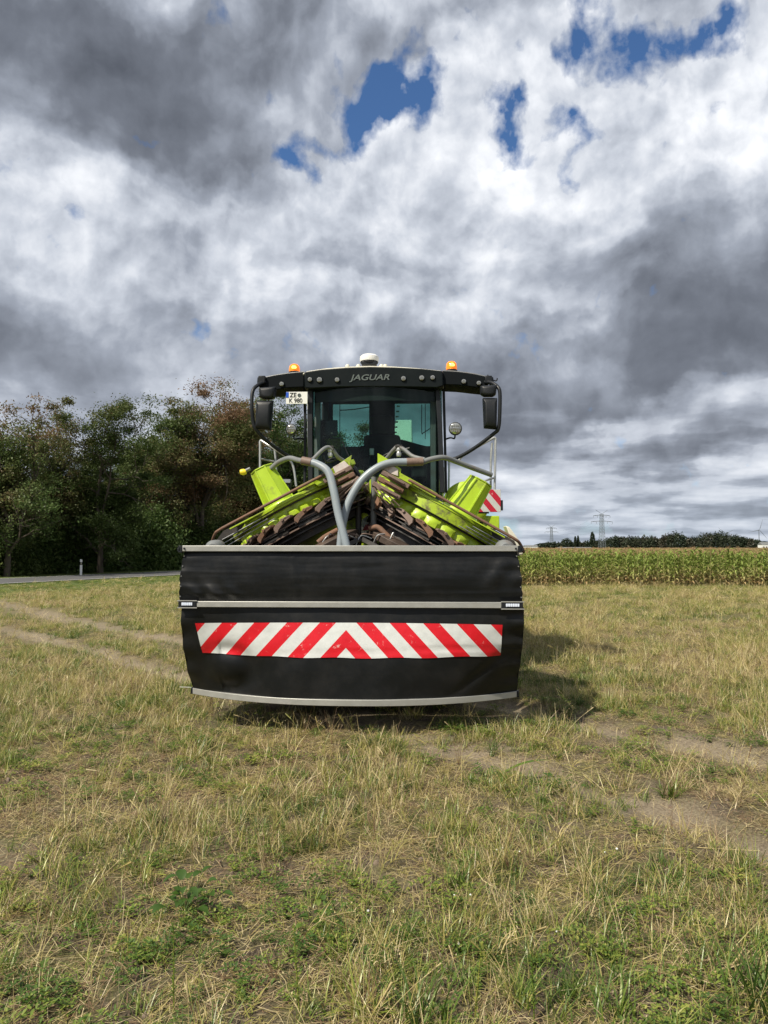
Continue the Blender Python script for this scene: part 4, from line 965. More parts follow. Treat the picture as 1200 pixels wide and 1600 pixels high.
# ---- reflector post
def rpost(px, label):
    s0 = -(px-600)/FPX; l = (s0*R0[1]+R0[0]+(RN[0]+s0*RN[1])*(RW+.3))/-(RD[0]+s0*RD[1]); p = R0+RD*l+RN*(RW+.3)
    o = empty('reflector_post', (p[0], p[1], 0), R(20)); tag(o, label, 'road post')
    m_ = MB(); m_.loft([[(x*f, y*f, z) for x, y in ((-.07, -.04), (.07, -.04), (.05, .05), (-.05, .05))] for z, f in ((0, 1), (.62, .95))]); m_.loft([[(x*.93, y*.93, z+dz_*(1 if x > 0 else 0)) for x, y in ((-.07, -.04), (.07, -.04), (.05, .05), (-.05, .05))] for z, dz_ in ((.80, 0), (.98, -.04))]); m_.build('post', M['white'], o, .004)
    m_ = MB(); m_.loft([[(x*.94, y*.94, z) for x, y in ((-.07, -.04), (.07, -.04), (.05, .05), (-.05, .05))] for z in (.621, .799)]); m_.build('black_band', M['black'], o)
    m_ = MB(); m_.box((0, -.0405, .71), (.05, .006, .13)); m_.build('reflector', M['lamp_glass'], o)
rpost(128, 'white roadside reflector post with a black band in front of the trees')

# ================================================================== TREES
def leafmat(name, cols, trans=.35):
    m_ = bpy.data.materials.new(name); m_.use_nodes = True; t = NT(m_.node_tree); t.t.nodes.clear()
    a = attr(t, 'tint'); c = t.ramp(a, cols)
    oi = t.n('ShaderNodeObjectInfo').outputs['Random']; hs = t.n('ShaderNodeHueSaturation'); t.val(hs.inputs['Value'], t.mr(oi, 0, 1, .85, 1.15)); t.val(hs.inputs['Hue'], t.mr(oi, 0, 1, .49, .51)); t.val(hs.inputs['Color'], c)
    d = t.n('ShaderNodeBsdfDiffuse'); t.val(d.inputs[0], hs.outputs[0]); tr = t.n('ShaderNodeBsdfTranslucent'); t.val(tr.inputs[0], hs.outputs[0])
    gl = t.n('ShaderNodeBsdfGlossy'); gl.inputs['Roughness'].default_value = .45; gl.inputs[0].default_value = (.6, .6, .6, 1)
    mx = t.n('ShaderNodeMixShader'); mx.inputs[0].default_value = trans; t.t.links.new(d.outputs[0], mx.inputs[1]); t.t.links.new(tr.outputs[0], mx.inputs[2])
    m2 = t.n('ShaderNodeMixShader'); m2.inputs[0].default_value = .02; t.t.links.new(mx.outputs[0], m2.inputs[1]); t.t.links.new(gl.outputs[0], m2.inputs[2])
    o = t.n('ShaderNodeOutputMaterial'); t.t.links.new(m2.outputs[0], o.inputs[0]); return m_
M['leaf'] = leafmat('woodland_leaves', [(0, (.068, .108, .030)), (.3, (.105, .143, .046)), (.5, (.145, .150, .058)), (.62, (.165, .125, .062)), (.8, (.185, .108, .062)), (1, (.21, .13, .08))])
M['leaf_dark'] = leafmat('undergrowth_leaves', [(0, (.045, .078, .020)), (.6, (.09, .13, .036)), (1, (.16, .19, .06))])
M['leaf_far'] = leafmat('distant_leaves', [(0, (.034, .050, .030)), (.6, (.050, .066, .040)), (1, (.085, .078, .055))], .2)
M['bark'] = pmat('grey_brown_bark', (.085, .068, .052), .9, var=.35, vscale=5, bump=.8, bscale=14)
def leaf_quads(centers, sizes, rngn, tint, jitter=.55):
    n = len(centers)
    nrm = rngn.normal(size=(n, 3)); nrm[:, 2] = np.abs(nrm[:, 2])+.3; nrm /= np.linalg.norm(nrm, axis=1)[:, None]
    a = np.cross(nrm, rngn.normal(size=(n, 3))); a /= np.linalg.norm(a, axis=1)[:, None]; b = np.cross(nrm, a)
    s = sizes[:, None]
    V = np.stack([centers-a*s, centers+b*s*.45, centers+a*s, centers-b*s*.45], 1).reshape(-1, 3)
    F_ = np.arange(4*n).reshape(-1, 4); return V, F_, np.repeat(tint, 4)
def tube_np(path, r0, r1, seg=5):
    path = np.asarray(path, float); n = len(path); V = []; 
    for i in range(n):
        d = path[min(i+1, n-1)]-path[max(i-1, 0)]; d /= np.linalg.norm(d)+1e-9
        h = np.array([0, 0, 1.]) if abs(d[2]) < .9 else np.array([1., 0, 0]); a = np.cross(d, h); a /= np.linalg.norm(a); b = np.cross(a, d)
        r = r0+(r1-r0)*i/(n-1)
        for k in range(seg): V.append(path[i]+r*(a*math.cos(2*math.pi*k/seg)+b*math.sin(2*math.pi*k/seg)))
    F_ = [[i*seg+k, i*seg+(k+1) % seg, (i+1)*seg+(k+1) % seg, (i+1)*seg+k] for i in range(n-1) for k in range(seg)]
    return np.array(V), np.array(F_)
def tree_meshes(seed, H, Wd, fork=.3, nleaf=16000, lsize=.15, brown=.3, dens=1.0, mat='leaf', lean=0):
    rg_ = np.random.default_rng(seed); TV, TF = [], []; base = 0; tips = []
    def addtube(path, r0, r1, seg=5):
        nonlocal base
        v, f = tube_np(path, r0, r1, seg); TV.append(v); TF.append(f+base); base += len(v)
    def limb(p, d, L, r, lvl):
        n = 5; path = [p]; dd = d.copy()
        for i in range(n):
            dd = dd+rg_.normal(size=3)*.22*(1 if lvl else .25)+np.array([0, 0, .10 if lvl else .25]); dd /= np.linalg.norm(dd); path.append(path[-1]+dd*L/n)
        addtube(path, r, r*(.55 if lvl < 2 else .3), 7 if lvl == 0 else (5 if lvl < 2 else 3))
        path = np.array(path)
        if lvl >= 3: tips.append((path[-1], 1.0)); tips.append((path[3], .8)); return
        nb = (5, 5, 4)[lvl]
        for k in range(nb):
            i = min(n, 2+int((k+rg_.random())*(n-1)/nb)); q = path[i]; ang = rg_.uniform(0, 2*math.pi)
            if lvl == 0: side = np.array([math.cos(ang), math.sin(ang), rg_.uniform(.35, 1.4)])
            else: side = dd*.6+rg_.normal(size=3)*.7; side[2] = side[2]*.6+.15
            side /= np.linalg.norm(side); limb(q, side, L*rg_.uniform(.55, .85) if lvl else Wd*.34*rg_.uniform(.7, 1.15), r*.5, lvl+1)
        if lvl: limb(path[-1], dd, L*.6, r*.5, lvl+1)
        else:
            limb(path[-1], dd, H*(1-fork)*.42, r*.62, 1)
            limb(path[-1], np.array([rg_.normal()*.4, rg_.normal()*.4, 1.]), H*(1-fork)*.42, r*.5, 1)
    limb(np.array([0, 0, -.1]), np.array([lean, 0, 1.]), H*fork+.1, H*.019, 0)
    tp = np.array([t_[0] for t_ in tips]); top = tp[:, 2].max(); 
    sc_z = H*.97/top; tp[:, 2] *= sc_z; wid = np.percentile(np.hypot(tp[:, 0], tp[:, 1]), 95); sx = (Wd/2*.92)/wid; tp[:, :2] *= sx
    V = np.concatenate(TV); V[:, 2] *= sc_z; V[:, :2] = V[:, :2]*(1+(sx-1)*np.clip(V[:, 2:3]/(H*fork), 0, 1))
    # every tip carries a spray of leaves; some twigs are thin, some dense
    nt = len(tp); wgt = rg_.gamma(1.6, 1, nt)*(.45+tp[:, 2]/H)**1.2; wgt /= wgt.sum(); pick = rg_.choice(nt, nleaf, p=wgt)
    cb = vnoise(tp[:, 0]*.45+seed, tp[:, 2]*.45+tp[:, 1]*.3, seed)
    rad = Wd*.047*rg_.uniform(.5, 1.4, nt)
    off = rg_.normal(size=(nleaf, 3))*rad[pick][:, None]*np.array([1, 1, .6]); C_ = tp[pick]+off
    tnt = np.clip(cb[pick]*.9-.45+brown+ rg_.normal(size=nleaf)*.10 + .10*(C_[:, 2]/H), 0, 1)
    LV, LF, LT = leaf_quads(C_, lsize*rg_.uniform(.6, 1.3, nleaf), rg_, tnt)
    return npmesh('trunk', V, np.concatenate(TF), M['bark'], True), npmesh('crown', LV, LF, M[mat], False, {'tint': LT})
TK = {}
def tree_kind(k, *a, **kw): TK[k] = tree_meshes(*a, **kw)
def place_tree(k, x, y, s, rz, label, group=None, name='deciduous_tree', cat='tree', sz=None):
    o = empty(name, (x, y, -.02), rz); o.scale = (s, s, sz or s); tag(o, label, cat, group)
    link('trunk', TK[k][0], o); link('crown', TK[k][1], o); return o
tree_kind('a', 3, 10, 6.0, .28, 28000, .078, .22)          # light, gappy
tree_kind('b', 8, 11, 7.0, .20, 56000, .078, .10)          # round green
tree_kind('c', 21, 15, 9.5, .26, 92000, .088, .60)        # big brown one
tree_kind('d', 34, 14, 8.5, .24, 66000, .088, .12)
tree_kind('e', 55, 13, 7.5, .30, 58000, .088, .26)
def onroad(px, off):
    s0 = -(px-600)/FPX; n = RW+off; l = (s0*R0[1]+R0[0]+(RN[0]+s0*RN[1])*n)/-(RD[0]+s0*RD[1]); p = R0+RD*l+RN*n; return p
TREES = [  # kind, px, distance behind the road, top py, turn, label
 ('a', 12, 2.5, 630, .3, 'thin half-bare tree at the left edge of the picture behind the road'),
 ('b', 158, 2.2, 636, 1.0, 'round green tree with a pale trunk standing right behind the reflector post'),
 ('c', 318, 4.0, 594, 2.1, 'tallest brown-leaved tree with a forked dark trunk left of the harvester'),
 ('a', 86, 5.0, 648, 2.5, 'slender greenish tree between the left edge tree and the round green tree'),
 ('e', 236, 6.0, 634, .5, 'brownish tree between the round green tree and the tallest brown tree'),
 ('e', 392, 5.0, 640, 4.0, 'reddish brown tree behind the left mirror of the harvester'),
 ('d', 452, 5.0, 628, 1.3, 'green tree behind the number plate and left spot lamp of the cab'),
 ('b', 512, 6.0, 664, 3.3, 'green tree seen through the left of the cab glass, last in the row'),
 ('d', -45, 4.0, 640, .9, 'green tree just outside the left edge of the picture'),
]
for k, px, off, ty, rz, lab in TREES:
    p = onroad(px, off); H = EYE+(857-ty)/FPX*p[1]; h0 = {'a': 10, 'b': 11, 'c': 15, 'd': 14, 'e': 13}[k]
    place_tree(k, p[0], p[1], H/h0*1.06, rz, lab, None)
# second row, deeper in the wood
BACK = [('d', 40, 13, 725, 'green tree of the second row behind the thin left edge tree'), ('e', 120, 14, 690, 'brown-tinged tree deep in the wood above the reflector post'), ('d', 205, 15, 680, 'green tree deep in the wood right of the round green tree'), ('b', 275, 14, 690, 'green tree deep in the wood behind the tallest brown tree on its left'),
        ('e', 355, 15, 668, 'brown tree deep in the wood just right of the tallest brown tree'), ('b', 425, 14, 668, 'green tree deep in the wood beside the left mirror'), ('a', -10, 14, 700, 'sparse tree deep in the wood at the left edge'), ('b', 480, 15, 690, 'low green tree deep in the wood behind the cab door frame')]
for i, (k, px, off, ty, lab) in enumerate(BACK):
    p = onroad(px, off); H = EYE+(857-ty)/FPX*p[1]; h0 = {'a': 10, 'b': 11, 'c': 15, 'd': 14, 'e': 13}[k]
    place_tree(k, p[0], p[1], H/h0*1.0, i*1.7, lab, None)
# undergrowth bushes along the far road edge
def bush_mesh(seed, n=16000, ls=.08):
    rg_ = np.random.default_rng(seed); nc = 60; c = rg_.normal(size=(nc, 3)); c /= np.linalg.norm(c, axis=1)[:, None]; c *= rg_.uniform(.35, 1, nc)[:, None]; c[:, 2] = np.abs(c[:, 2]); c *= np.array([2.0, 1.3, 2.6]); 
    pk = rg_.integers(0, nc, n); C_ = c[pk]+rg_.normal(size=(n, 3))*np.array([.34, .34, .26]); C_[:, 2] = np.abs(C_[:, 2])+.05
    tn = np.clip(rg_.random(nc)[pk]*.7+rg_.normal(size=n)*.15, 0, 1)
    V, F_, T_ = leaf_quads(C_, ls*rg_.uniform(.6, 1.4, n), rg_, tn)
    TV = []; TF = []; b0 = 0
    for i in range(0, nc, 3):
        v, f = tube_np([(c[i][0]*.15, c[i][1]*.15, 0), c[i]*np.array([.6, .6, .5]), c[i]], .035, .01, 4); TV.append(v); TF.append(f+b0); b0 += len(v)
    return npmesh('stems', np.concatenate(TV), np.concatenate(TF), M['bark'], True), npmesh('foliage', V, F_, M['leaf_dark'], False, {'tint': T_})
BU = [bush_mesh(i+1) for i in range(3)]
NB = 22
for i in range(NB):
    px = -50+ i*(350/NB)*1.28; rr = random.Random(i); p = onroad(px, 4.6+rr.uniform(-.6, 2.5)); s_ = rr.uniform(.85, 1.45)*(1.0+.2*(i > 8))
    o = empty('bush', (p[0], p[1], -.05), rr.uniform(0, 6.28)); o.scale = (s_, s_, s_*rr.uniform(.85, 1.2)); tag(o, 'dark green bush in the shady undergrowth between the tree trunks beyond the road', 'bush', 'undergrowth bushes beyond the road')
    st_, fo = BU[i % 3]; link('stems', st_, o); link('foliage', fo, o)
# dense dark wood interior far behind (reads as one mass)
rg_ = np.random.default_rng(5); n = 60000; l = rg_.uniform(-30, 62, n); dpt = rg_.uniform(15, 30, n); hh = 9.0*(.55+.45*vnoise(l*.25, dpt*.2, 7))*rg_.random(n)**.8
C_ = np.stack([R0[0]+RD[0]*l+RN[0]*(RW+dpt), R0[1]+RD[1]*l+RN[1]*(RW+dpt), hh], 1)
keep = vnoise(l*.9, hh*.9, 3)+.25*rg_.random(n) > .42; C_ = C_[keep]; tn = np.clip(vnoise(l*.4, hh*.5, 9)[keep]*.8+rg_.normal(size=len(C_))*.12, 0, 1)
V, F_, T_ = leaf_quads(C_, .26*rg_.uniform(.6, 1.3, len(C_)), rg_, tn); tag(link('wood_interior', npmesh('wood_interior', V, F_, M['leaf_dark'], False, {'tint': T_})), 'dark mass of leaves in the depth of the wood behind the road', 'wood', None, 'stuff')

# ================================================================== MAIZE FIELD
def maize_mesh(seed):
    rg_ = np.random.default_rng(seed); VV = []; FF = []; TT = []; b0 = 0
    def put(v, f, tn):
        nonlocal b0
        v = np.asarray(v, float); VV.append(v); FF.append(np.asarray(f)+b0); TT.append(np.broadcast_to(tn, (len(v),))); b0 += len(v)
    Hs = rg_.uniform(1.30, 1.42); ln = rg_.normal(size=2)*.03
    v, f = tube_np([(0, 0, 0), (ln[0]*.5, ln[1]*.5, Hs*.5), (ln[0], ln[1], Hs)], .014, .007, 4); put(v, f, np.linspace(.75, .35, len(v)))
    a0 = rg_.uniform(0, 6.28)
    for k in range(10):
        z = .12+(Hs-.2)*k/9; a = a0+k*math.pi+rg_.normal()*.35; L = rg_.uniform(.38, .62)*(1 if k > 2 else .75); w0 = .038; seg = 6; droop = rg_.uniform(.7, 1.6)*(1.3 if k < 4 else 1)
        el0 = rg_.uniform(.75, 1.15); P_ = []; p = np.array([0, 0, z]); 
        hd = np.array([math.cos(a), math.sin(a), 0]); sd = np.array([-math.sin(a), math.cos(a), 0])
        for i in range(seg+1):
            P_.append(p.copy()); e = el0-droop*1.5*i/seg; p = p+L/seg*(hd*math.cos(e)+np.array([0, 0, math.sin(e)]))
        vv = []
        for i, q in enumerate(P_):
            w_ = w0*math.sin(math.pi*min(1, .22+.78*i/seg))**.8+.002; tw = .35*math.sin(i*1.3+k)
            vv += [q-sd*w_+np.array([0, 0, w_*.5+tw*w_]), q+np.array([0, 0, -w_*.15]), q+sd*w_+np.array([0, 0, w_*.5-tw*w_])]
        ff = []
        for i in range(seg): ff += [[3*i, 3*i+1, 3*i+4, 3*i+3], [3*i+1, 3*i+2, 3*i+5, 3*i+4]]
        dry = np.clip(.85-z/Hs*1.5+rg_.normal()*.16, 0.02, .9); put(vv, ff, np.clip(dry+np.repeat(np.linspace(0, .18, seg+1), 3), 0, 1))
    if rg_.random() < .75:
        c = [ln[0]+.03, ln[1], Hs*.52]; v, f = tube_np([c, (c[0]+.04, c[1], c[2]+.1), (c[0]+.06, c[1], c[2]+.2)], .024, .012, 5); put(v, f, .6)
    for k in range(7):
        a = k*.9+a0; t0 = np.array([ln[0], ln[1], Hs+.01*k]); e = t0+np.array([math.cos(a)*.07, math.sin(a)*.07, .13+.02*(k % 3)]) if k else t0+np.array([0, 0, .2])
        v, f = tube_np([t0, (t0+e)/2+np.array([0, 0, .02]), e], .006, .004, 3); put(v, f, 1.0)
    return np.concatenate(VV), np.concatenate(FF), np.concatenate(TT)
M['maize'] = leafmat('maize_leaves', [(0, (.17, .23, .05)), (.3, (.30, .35, .095)), (.5, (.42, .40, .16)), (.7, (.36, .29, .14)), (.9, (.30, .19, .09)), (1, (.52, .37, .20))], .3)
MZ = []
for i in range(8):
    v, f, t_ = maize_mesh(100+i); MZ.append(npmesh('maize_plant', v, f, M['maize'], True, {'tint': t_}))
rr = random.Random(9); cnt = 0; y_row = 30.9
FXL, FXR = 4.6, 20.5
spots = []
for row in range(4):
    x = FXL+rr.random()*.2
    while x < FXR+1.2: spots.append((x, y_row+row*.72+rr.uniform(-.05, .05))); x += rr.uniform(.17, .27)
spots = sorted(spots, key=lambda s_: s_[1])[:300]
for x, y in spots:
    o = link('maize_plant', MZ[rr.randrange(8)]); o.location = (x, y, rr.uniform(-.04, 0)); s_ = rr.uniform(.92, 1.06); o.scale = (s_, s_, s_*rr.uniform(.90, 1.07)); o.rotation_euler = (rr.uniform(-.05, .05), rr.uniform(-.05, .05), rr.uniform(0, 6.28))
    tag(o, 'maize plant with yellowing lower leaves in the front rows of the maize field', 'maize plant', 'maize plants in the front rows of the field')

# ---- geometry-node scatterer: points with index, rotation and scale
def scatter(name, pts, rot, scl, index, meshes, label=None, cat=None, mats=None):
    col = bpy.data.collections.new(name+'_kinds')
    for i, me in enumerate(meshes):
        o = bpy.data.objects.new('%s_%02d' % (name, i), me); col.objects.link(o)
    me = bpy.data.meshes.new(name); me.vertices.add(len(pts)); me.vertices.foreach_set('co', np.asarray(pts, np.float32).ravel())
    a = me.attributes.new('rot', 'FLOAT_VECTOR', 'POINT'); a.data.foreach_set('vector', np.asarray(rot, np.float32).ravel())
    scl = np.asarray(scl, np.float32); scl = np.repeat(scl[:, None], 3, 1) if scl.ndim == 1 else scl
    a = me.attributes.new('scl', 'FLOAT_VECTOR', 'POINT'); a.data.foreach_set('vector', scl.ravel())
    a = me.attributes.new('idx', 'INT', 'POINT'); a.data.foreach_set('value', np.asarray(index, np.int32))
    o = link(name, me); gt = bpy.data.node_groups.new(name, 'GeometryNodeTree')
    gt.interface.new_socket('Geometry', in_out='INPUT', socket_type='NodeSocketGeometry'); gt.interface.new_socket('Geometry', in_out='OUTPUT', socket_type='NodeSocketGeometry')
    N_ = gt.nodes; gi = N_.new('NodeGroupInput'); go = N_.new('NodeGroupOutput'); m2p = N_.new('GeometryNodeMeshToPoints'); iop = N_.new('GeometryNodeInstanceOnPoints'); ci = N_.new('GeometryNodeCollectionInfo')
    ci.inputs['Collection'].default_value = col; ci.inputs['Separate Children'].default_value = True; ci.inputs['Reset Children'].default_value = True
    iop.inputs['Pick Instance'].default_value = True
    def na(n, dt): q = N_.new('GeometryNodeInputNamedAttribute'); q.data_type = dt; q.inputs[0].default_value = n; return q.outputs[0]
    L = gt.links.new; L(gi.outputs[0], m2p.inputs[0]); L(m2p.outputs[0], iop.inputs['Points']); L(ci.outputs[0], iop.inputs['Instance'])
    L(na('idx', 'INT'), iop.inputs['Instance Index']); e2r = N_.new('FunctionNodeEulerToRotation'); L(na('rot', 'FLOAT_VECTOR'), e2r.inputs[0]); L(e2r.outputs[0], iop.inputs['Rotation']); L(na('scl', 'FLOAT_VECTOR'), iop.inputs['Scale'])
    L(iop.outputs[0], go.inputs[0]); md = o.modifiers.new('scatter', 'NODES'); md.node_group = gt
    return tag(o, label, cat, None, 'stuff')
# the rest of the maize field
rg_ = np.random.default_rng(77); P_ = []
y = y_row+4*.72
lasty = spots[-1][1]
row = 3
while y < 140:
    P_.append(np.stack([np.arange(FXL-1, FXR+2+(y-30)*.62, .22 if y < 60 else .35)+rg_.random()*.2, np.full(len(np.arange(FXL-1, FXR+2+(y-30)*.62, .22 if y < 60 else .35)), y)], 1)); y += .72 if y < 60 else 1.1
P_ = np.concatenate(P_); P_ = P_+rg_.normal(size=P_.shape)*.04; n = len(P_)
scatter('maize_crop', np.column_stack([P_, rg_.uniform(-.04, .02, n)+np.clip((P_[:, 1]-60)*.0016, 0, .10)]), np.column_stack([rg_.uniform(-.05, .05, n), rg_.uniform(-.05, .05, n), rg_.uniform(0, 6.28, n)]), rg_.uniform(.92, 1.06, n), rg_.integers(0, 8, n), MZ, 'dense maize crop with brown tassels filling the field behind the front rows', 'maize crop')

# ================================================================== DISTANCE
rg_ = np.random.default_rng(13)
def far_lump(cx, cy, w_, h_, n, ls, rgn, cz=0):
    c = rgn.normal(size=(n, 3)); c /= np.linalg.norm(c, axis=1)[:, None]; c *= rgn.uniform(.7, 1.0, n)[:, None]; c[:, 2] = np.abs(c[:, 2]); c *= 1+.22*(vnoise(c[:, :1]*3+cx, c[:, 2:]*3, int(abs(cx)))-.5)
    return c*np.array([w_, w_*.7, h_])+np.array([cx, cy, cz])
YF = 620.
prof = [(838, 850), (860, 847), (880, 846), (905, 848), (930, 845), (950, 841), (965, 836), (985, 838), (1000, 840), (1010, 836), (1030, 841), (1045, 832), (1060, 831), (1080, 839), (1095, 835), (1110, 832), (1125, 830), (1145, 835), (1160, 838), (1175, 840), (1190, 846), (1215, 846), (1260, 842)]
C_ = []; TN = []
for px in np.arange(838, 1270, 3.2):
    ty = np.interp(px, [a for a, b in prof], [b for a, b in prof])+rg_.uniform(-1.2, 2.0); c = atw(px, 857, YF+rg_.uniform(-30, 60)); h_ = (857.2-ty)/FPX*c.y+EYE; w_ = rg_.uniform(3.2, 6.0)
    q = far_lump(c.x, c.y, w_, h_, 420, 1, rg_); C_.append(q); TN.append(np.clip(np.full(len(q), rg_.random()*.9)+rg_.normal(size=len(q))*.12, 0, 1))
C_ = np.concatenate(C_); V, F_, T_ = leaf_quads(C_, .95*rg_.uniform(.6, 1.3, len(C_)), rg_, np.concatenate(TN))
tag(link('far_wood', npmesh('far_wood', V, F_, M['leaf_far'], False, {'tint': T_})), 'long dark wood on the horizon beyond the maize field', 'wood', None, 'stuff')
def far_tree(px, ty, wpx, Y, label, name, slim=False):
    c = atw(px, 857, Y); h_ = (857.2-ty)/FPX*Y+EYE; w_ = wpx/FPX*Y/2; o = empty(name, (c.x, c.y, 0)); tag(o, label, 'tree')
    rgn = np.random.default_rng(int(px)); q = far_lump(0, 0, w_, h_*.5 if slim else h_*.48, 1300, 1, rgn, 0); up = rgn.random(len(q)) < .5
    q[:, 2] = np.where(up, h_*.5+q[:, 2], h_*.5-q[:, 2]*(.85 if slim else .55))
    V, F_, T_ = leaf_quads(q, .6*rgn.uniform(.6, 1.3, len(q)), rgn, np.clip(rgn.normal(size=len(q))*.15+.3, 0, 1)); link('crown', npmesh('crown', V, F_, M['leaf_far'], False, {'tint': T_}), o)
    v, f = tube_np([(0, 0, 0), (0, 0, h_*.5)], h_*.025, h_*.012, 6); link('trunk', npmesh('trunk', v, f, M['bark']), o)
far_tree(926, 831.5, 8, 560, 'tallest slim poplar left of the large pylon', 'poplar_tree', True); far_tree(899, 838.5, 3.6, 560, 'small slim poplar, left one of the close pair beside the round tree', 'poplar_tree', True); far_tree(903.5, 837.5, 3.6, 562, 'small slim poplar, right one of the close pair beside the round tree', 'poplar_tree', True)
far_tree(886, 841, 19, 540, 'round dark tree between the small pylon and the pair of poplars', 'round_tree')
M['pylon'] = pmat('grey_galvanised_lattice', (.13, .15, .165), .5, metal=.2)
def pylon(px, ty, Y, label, thick):
    c = atw(px, 857, Y); H = (857.2-ty)/FPX*Y+EYE; o = empty('power_pylon', (c.x, c.y, 0), R(8)); tag(o, label, 'pylon'); Hb = H*.90; wb, wt = H*.070, H*.035
    def half(z): return wb*(1-z/Hb)*1.0+wt*.6*(z/Hb) if z < Hb*.62 else (wb*.38+wt*.6*.62)-(z-Hb*.62)/Hb*wt*.5
    m_ = MB()
    for sx in (-1, 1):
        for sy in (-1, 1): m_.tube([(sx*half(z), sy*half(z), z) for z in (0, Hb*.3, Hb*.62, Hb)], thick, 4, False)
    m_.build('mast', M['pylon'], o)
    m_ = MB(); nz_ = 11
    for k in range(nz_):
        z0, z1 = Hb*k/nz_, Hb*(k+1)/nz_
        for sy in (-1, 1):
            m_.tube([(-half(z0), sy*half(z0), z0), (half(z1), sy*half(z1), z1)], thick*.55, 3, False); m_.tube([(half(z0), sy*half(z0), z0), (-half(z1), sy*half(z1), z1)], thick*.55, 3, False)
        for sx in (-1, 1): m_.tube([(sx*half(z0), -half(z0), z0), (sx*half(z1), half(z1), z1)], thick*.55, 3, False)
    m_.build('lattice', M['pylon'], o)
    ends = []
    for zf_, L in ((.86, .215), (.71, .275)):
        m_ = MB(); z = H*zf_; L = L*H
        for sx in (-1, 1):
            m_.tube([(0, 0, z), (sx*L, 0, z)], thick*.9, 4, False); m_.tube([(0, 0, z+H*.035), (sx*L, 0, z)], thick*.6, 3, False); ends += [(sx*L, z), (sx*L*.52, z)]
        m_.build('cross_arm', M['pylon'], o)
    for sx in (-1, 1):
        m_ = MB(); m_.tube([(0, 0, Hb), (sx*H*.10, 0, H*.965), (sx*H*.155, 0, H)], thick*.8, 4, True, None, 3); m_.build('earth_wire_horn', M['pylon'], o)
    for x, z in ends:
        m_ = MB(); m_.tube([(x, 0, z), (x, 0, z-H*.05)], thick*.8, 4, False); m_.build('insulator', M['pylon'], o)
    return c, H, [(x, z-H*.05) for x, z in ends]
pa_ = pylon(941, 797, 560, 'large lattice power pylon rising in front of the far wood', .17); pb_ = pylon(862, 820, 860, 'smaller, more distant lattice power pylon on the left above the maize', .19)
for (x0, z0), (x1, z1) in zip(pa_[2], pb_[2]):
    if abs(x0) < .2*pa_[1]: continue
    A = pa_[0]+Vector((x0, 0, z0-pa_[0].z)); B = pb_[0]+Vector((x1, 0, z1-pb_[0].z)); m_ = MB(); m_.tube([A.lerp(B, t_)-Vector((0, 0, 22*t_*(1-t_))) for t_ in np.linspace(0, 1, 12)], .035, 3, False)
    tag(m_.build('power_line', M['pylon']), 'thin overhead wire strung between the two pylons', 'power line', 'overhead wires between the pylons')
# wind turbine and farm building at the right edge
def turbine(px, ty, Y, label, rot0):
    c = atw(px, 857, Y); H = (857.2-ty)/FPX*Y+EYE; o = empty('wind_turbine', (c.x, c.y, 0)); tag(o, label, 'wind turbine')
    m_ = MB(); m_.lathe([(1.5, 0), (.9, H)], (0, 0, 0), 'z', 12); m_.build('tower', M['pylon'], o); m_ = MB(); m_.box((0, 2, H+1), (2, 8, 2)); m_.build('nacelle', M['pylon'], o, .3)
    for k in range(3):
        a = rot0+2*math.pi*k/3; m_ = MB(); L = 38; m_.loft([[(math.cos(a)*r+math.sin(a)*s_*w_, -4+q, H+1+math.sin(a)*r-math.cos(a)*s_*w_) for s_, q in ((-1, 0), (0, -.3), (1, 0), (0, .3))] for r, w_ in ((1, .6), (8, .9), (L, .25))]); m_.build('blade', M['pylon'], o)
turbine(1186.5, 829, 2400, 'thin white wind turbine standing above the far wood near the right edge', 1.25); turbine(1134, 834, 2900, 'faint white wind turbine just above the middle of the far wood', .4)
def barn(px, Y, w_, h_, label, name='farm_building'):
    c = atw(px, 857, Y); o = empty(name, (c.x, c.y, 0), R(6)); tag(o, label, 'building'); m_ = MB(); m_.box((0, 0, h_*.35), (w_, w_*.45, h_*.7)); m_.build('wall', M['white'], o)
    m_ = MB(); m_.prism([(-w_*.24, h_*.7), (w_*.24, h_*.7), (0, h_)], -w_*.52, w_*.52, 'x'); m_.build('roof', M['greymetal'], o)
    m_ = MB()
    for k in range(5): m_.box((-w_*.4+w_*.2*k, -w_*.228, h_*.38), (w_*.08, .1, h_*.2)); 
    m_.build('window_band', M['screen'], o)
barn(1199, 545, 12, 6.5, 'small white farm building at the right edge in front of the far wood'); barn(829, 545, 10, 4.2, 'low white building at the far left end of the distant wood'); barn(897, 520, 24, 2.6, 'long low pale shed beneath the round dark tree')

# ================================================================== GRASS
def blade(P0, a, L, w_, el0, droop, seg=4, tw=0):
    """returns verts of a tapering bent blade"""
    hd = np.array([math.cos(a), math.sin(a), 0]); sd = np.array([-math.sin(a), math.cos(a), 0]); p = np.array(P0, float); v = []
    for i in range(seg+1):
        ww = w_*(1-(i/seg)**1.6)+.0003; v += [p-sd*ww, p+sd*ww]; e = el0-droop*(i/seg); p = p+L/seg*(hd*math.cos(e)+np.array([0, 0, math.sin(e)]))
    f = [[2*i, 2*i+1, 2*i+3, 2*i+2] for i in range(seg)]; return np.array(v), np.array(f), p
def collect(items, mat, name):
    VV, FF, TT = [], [], []; b0 = 0
    for v, f, t_ in items: VV.append(v); FF.append(f+b0); TT.append(np.full(len(v), t_) if np.isscalar(t_) else t_); b0 += len(v)
    return npmesh(name, np.concatenate(VV), np.concatenate(FF), mat, True, {'tint': np.concatenate(TT)})
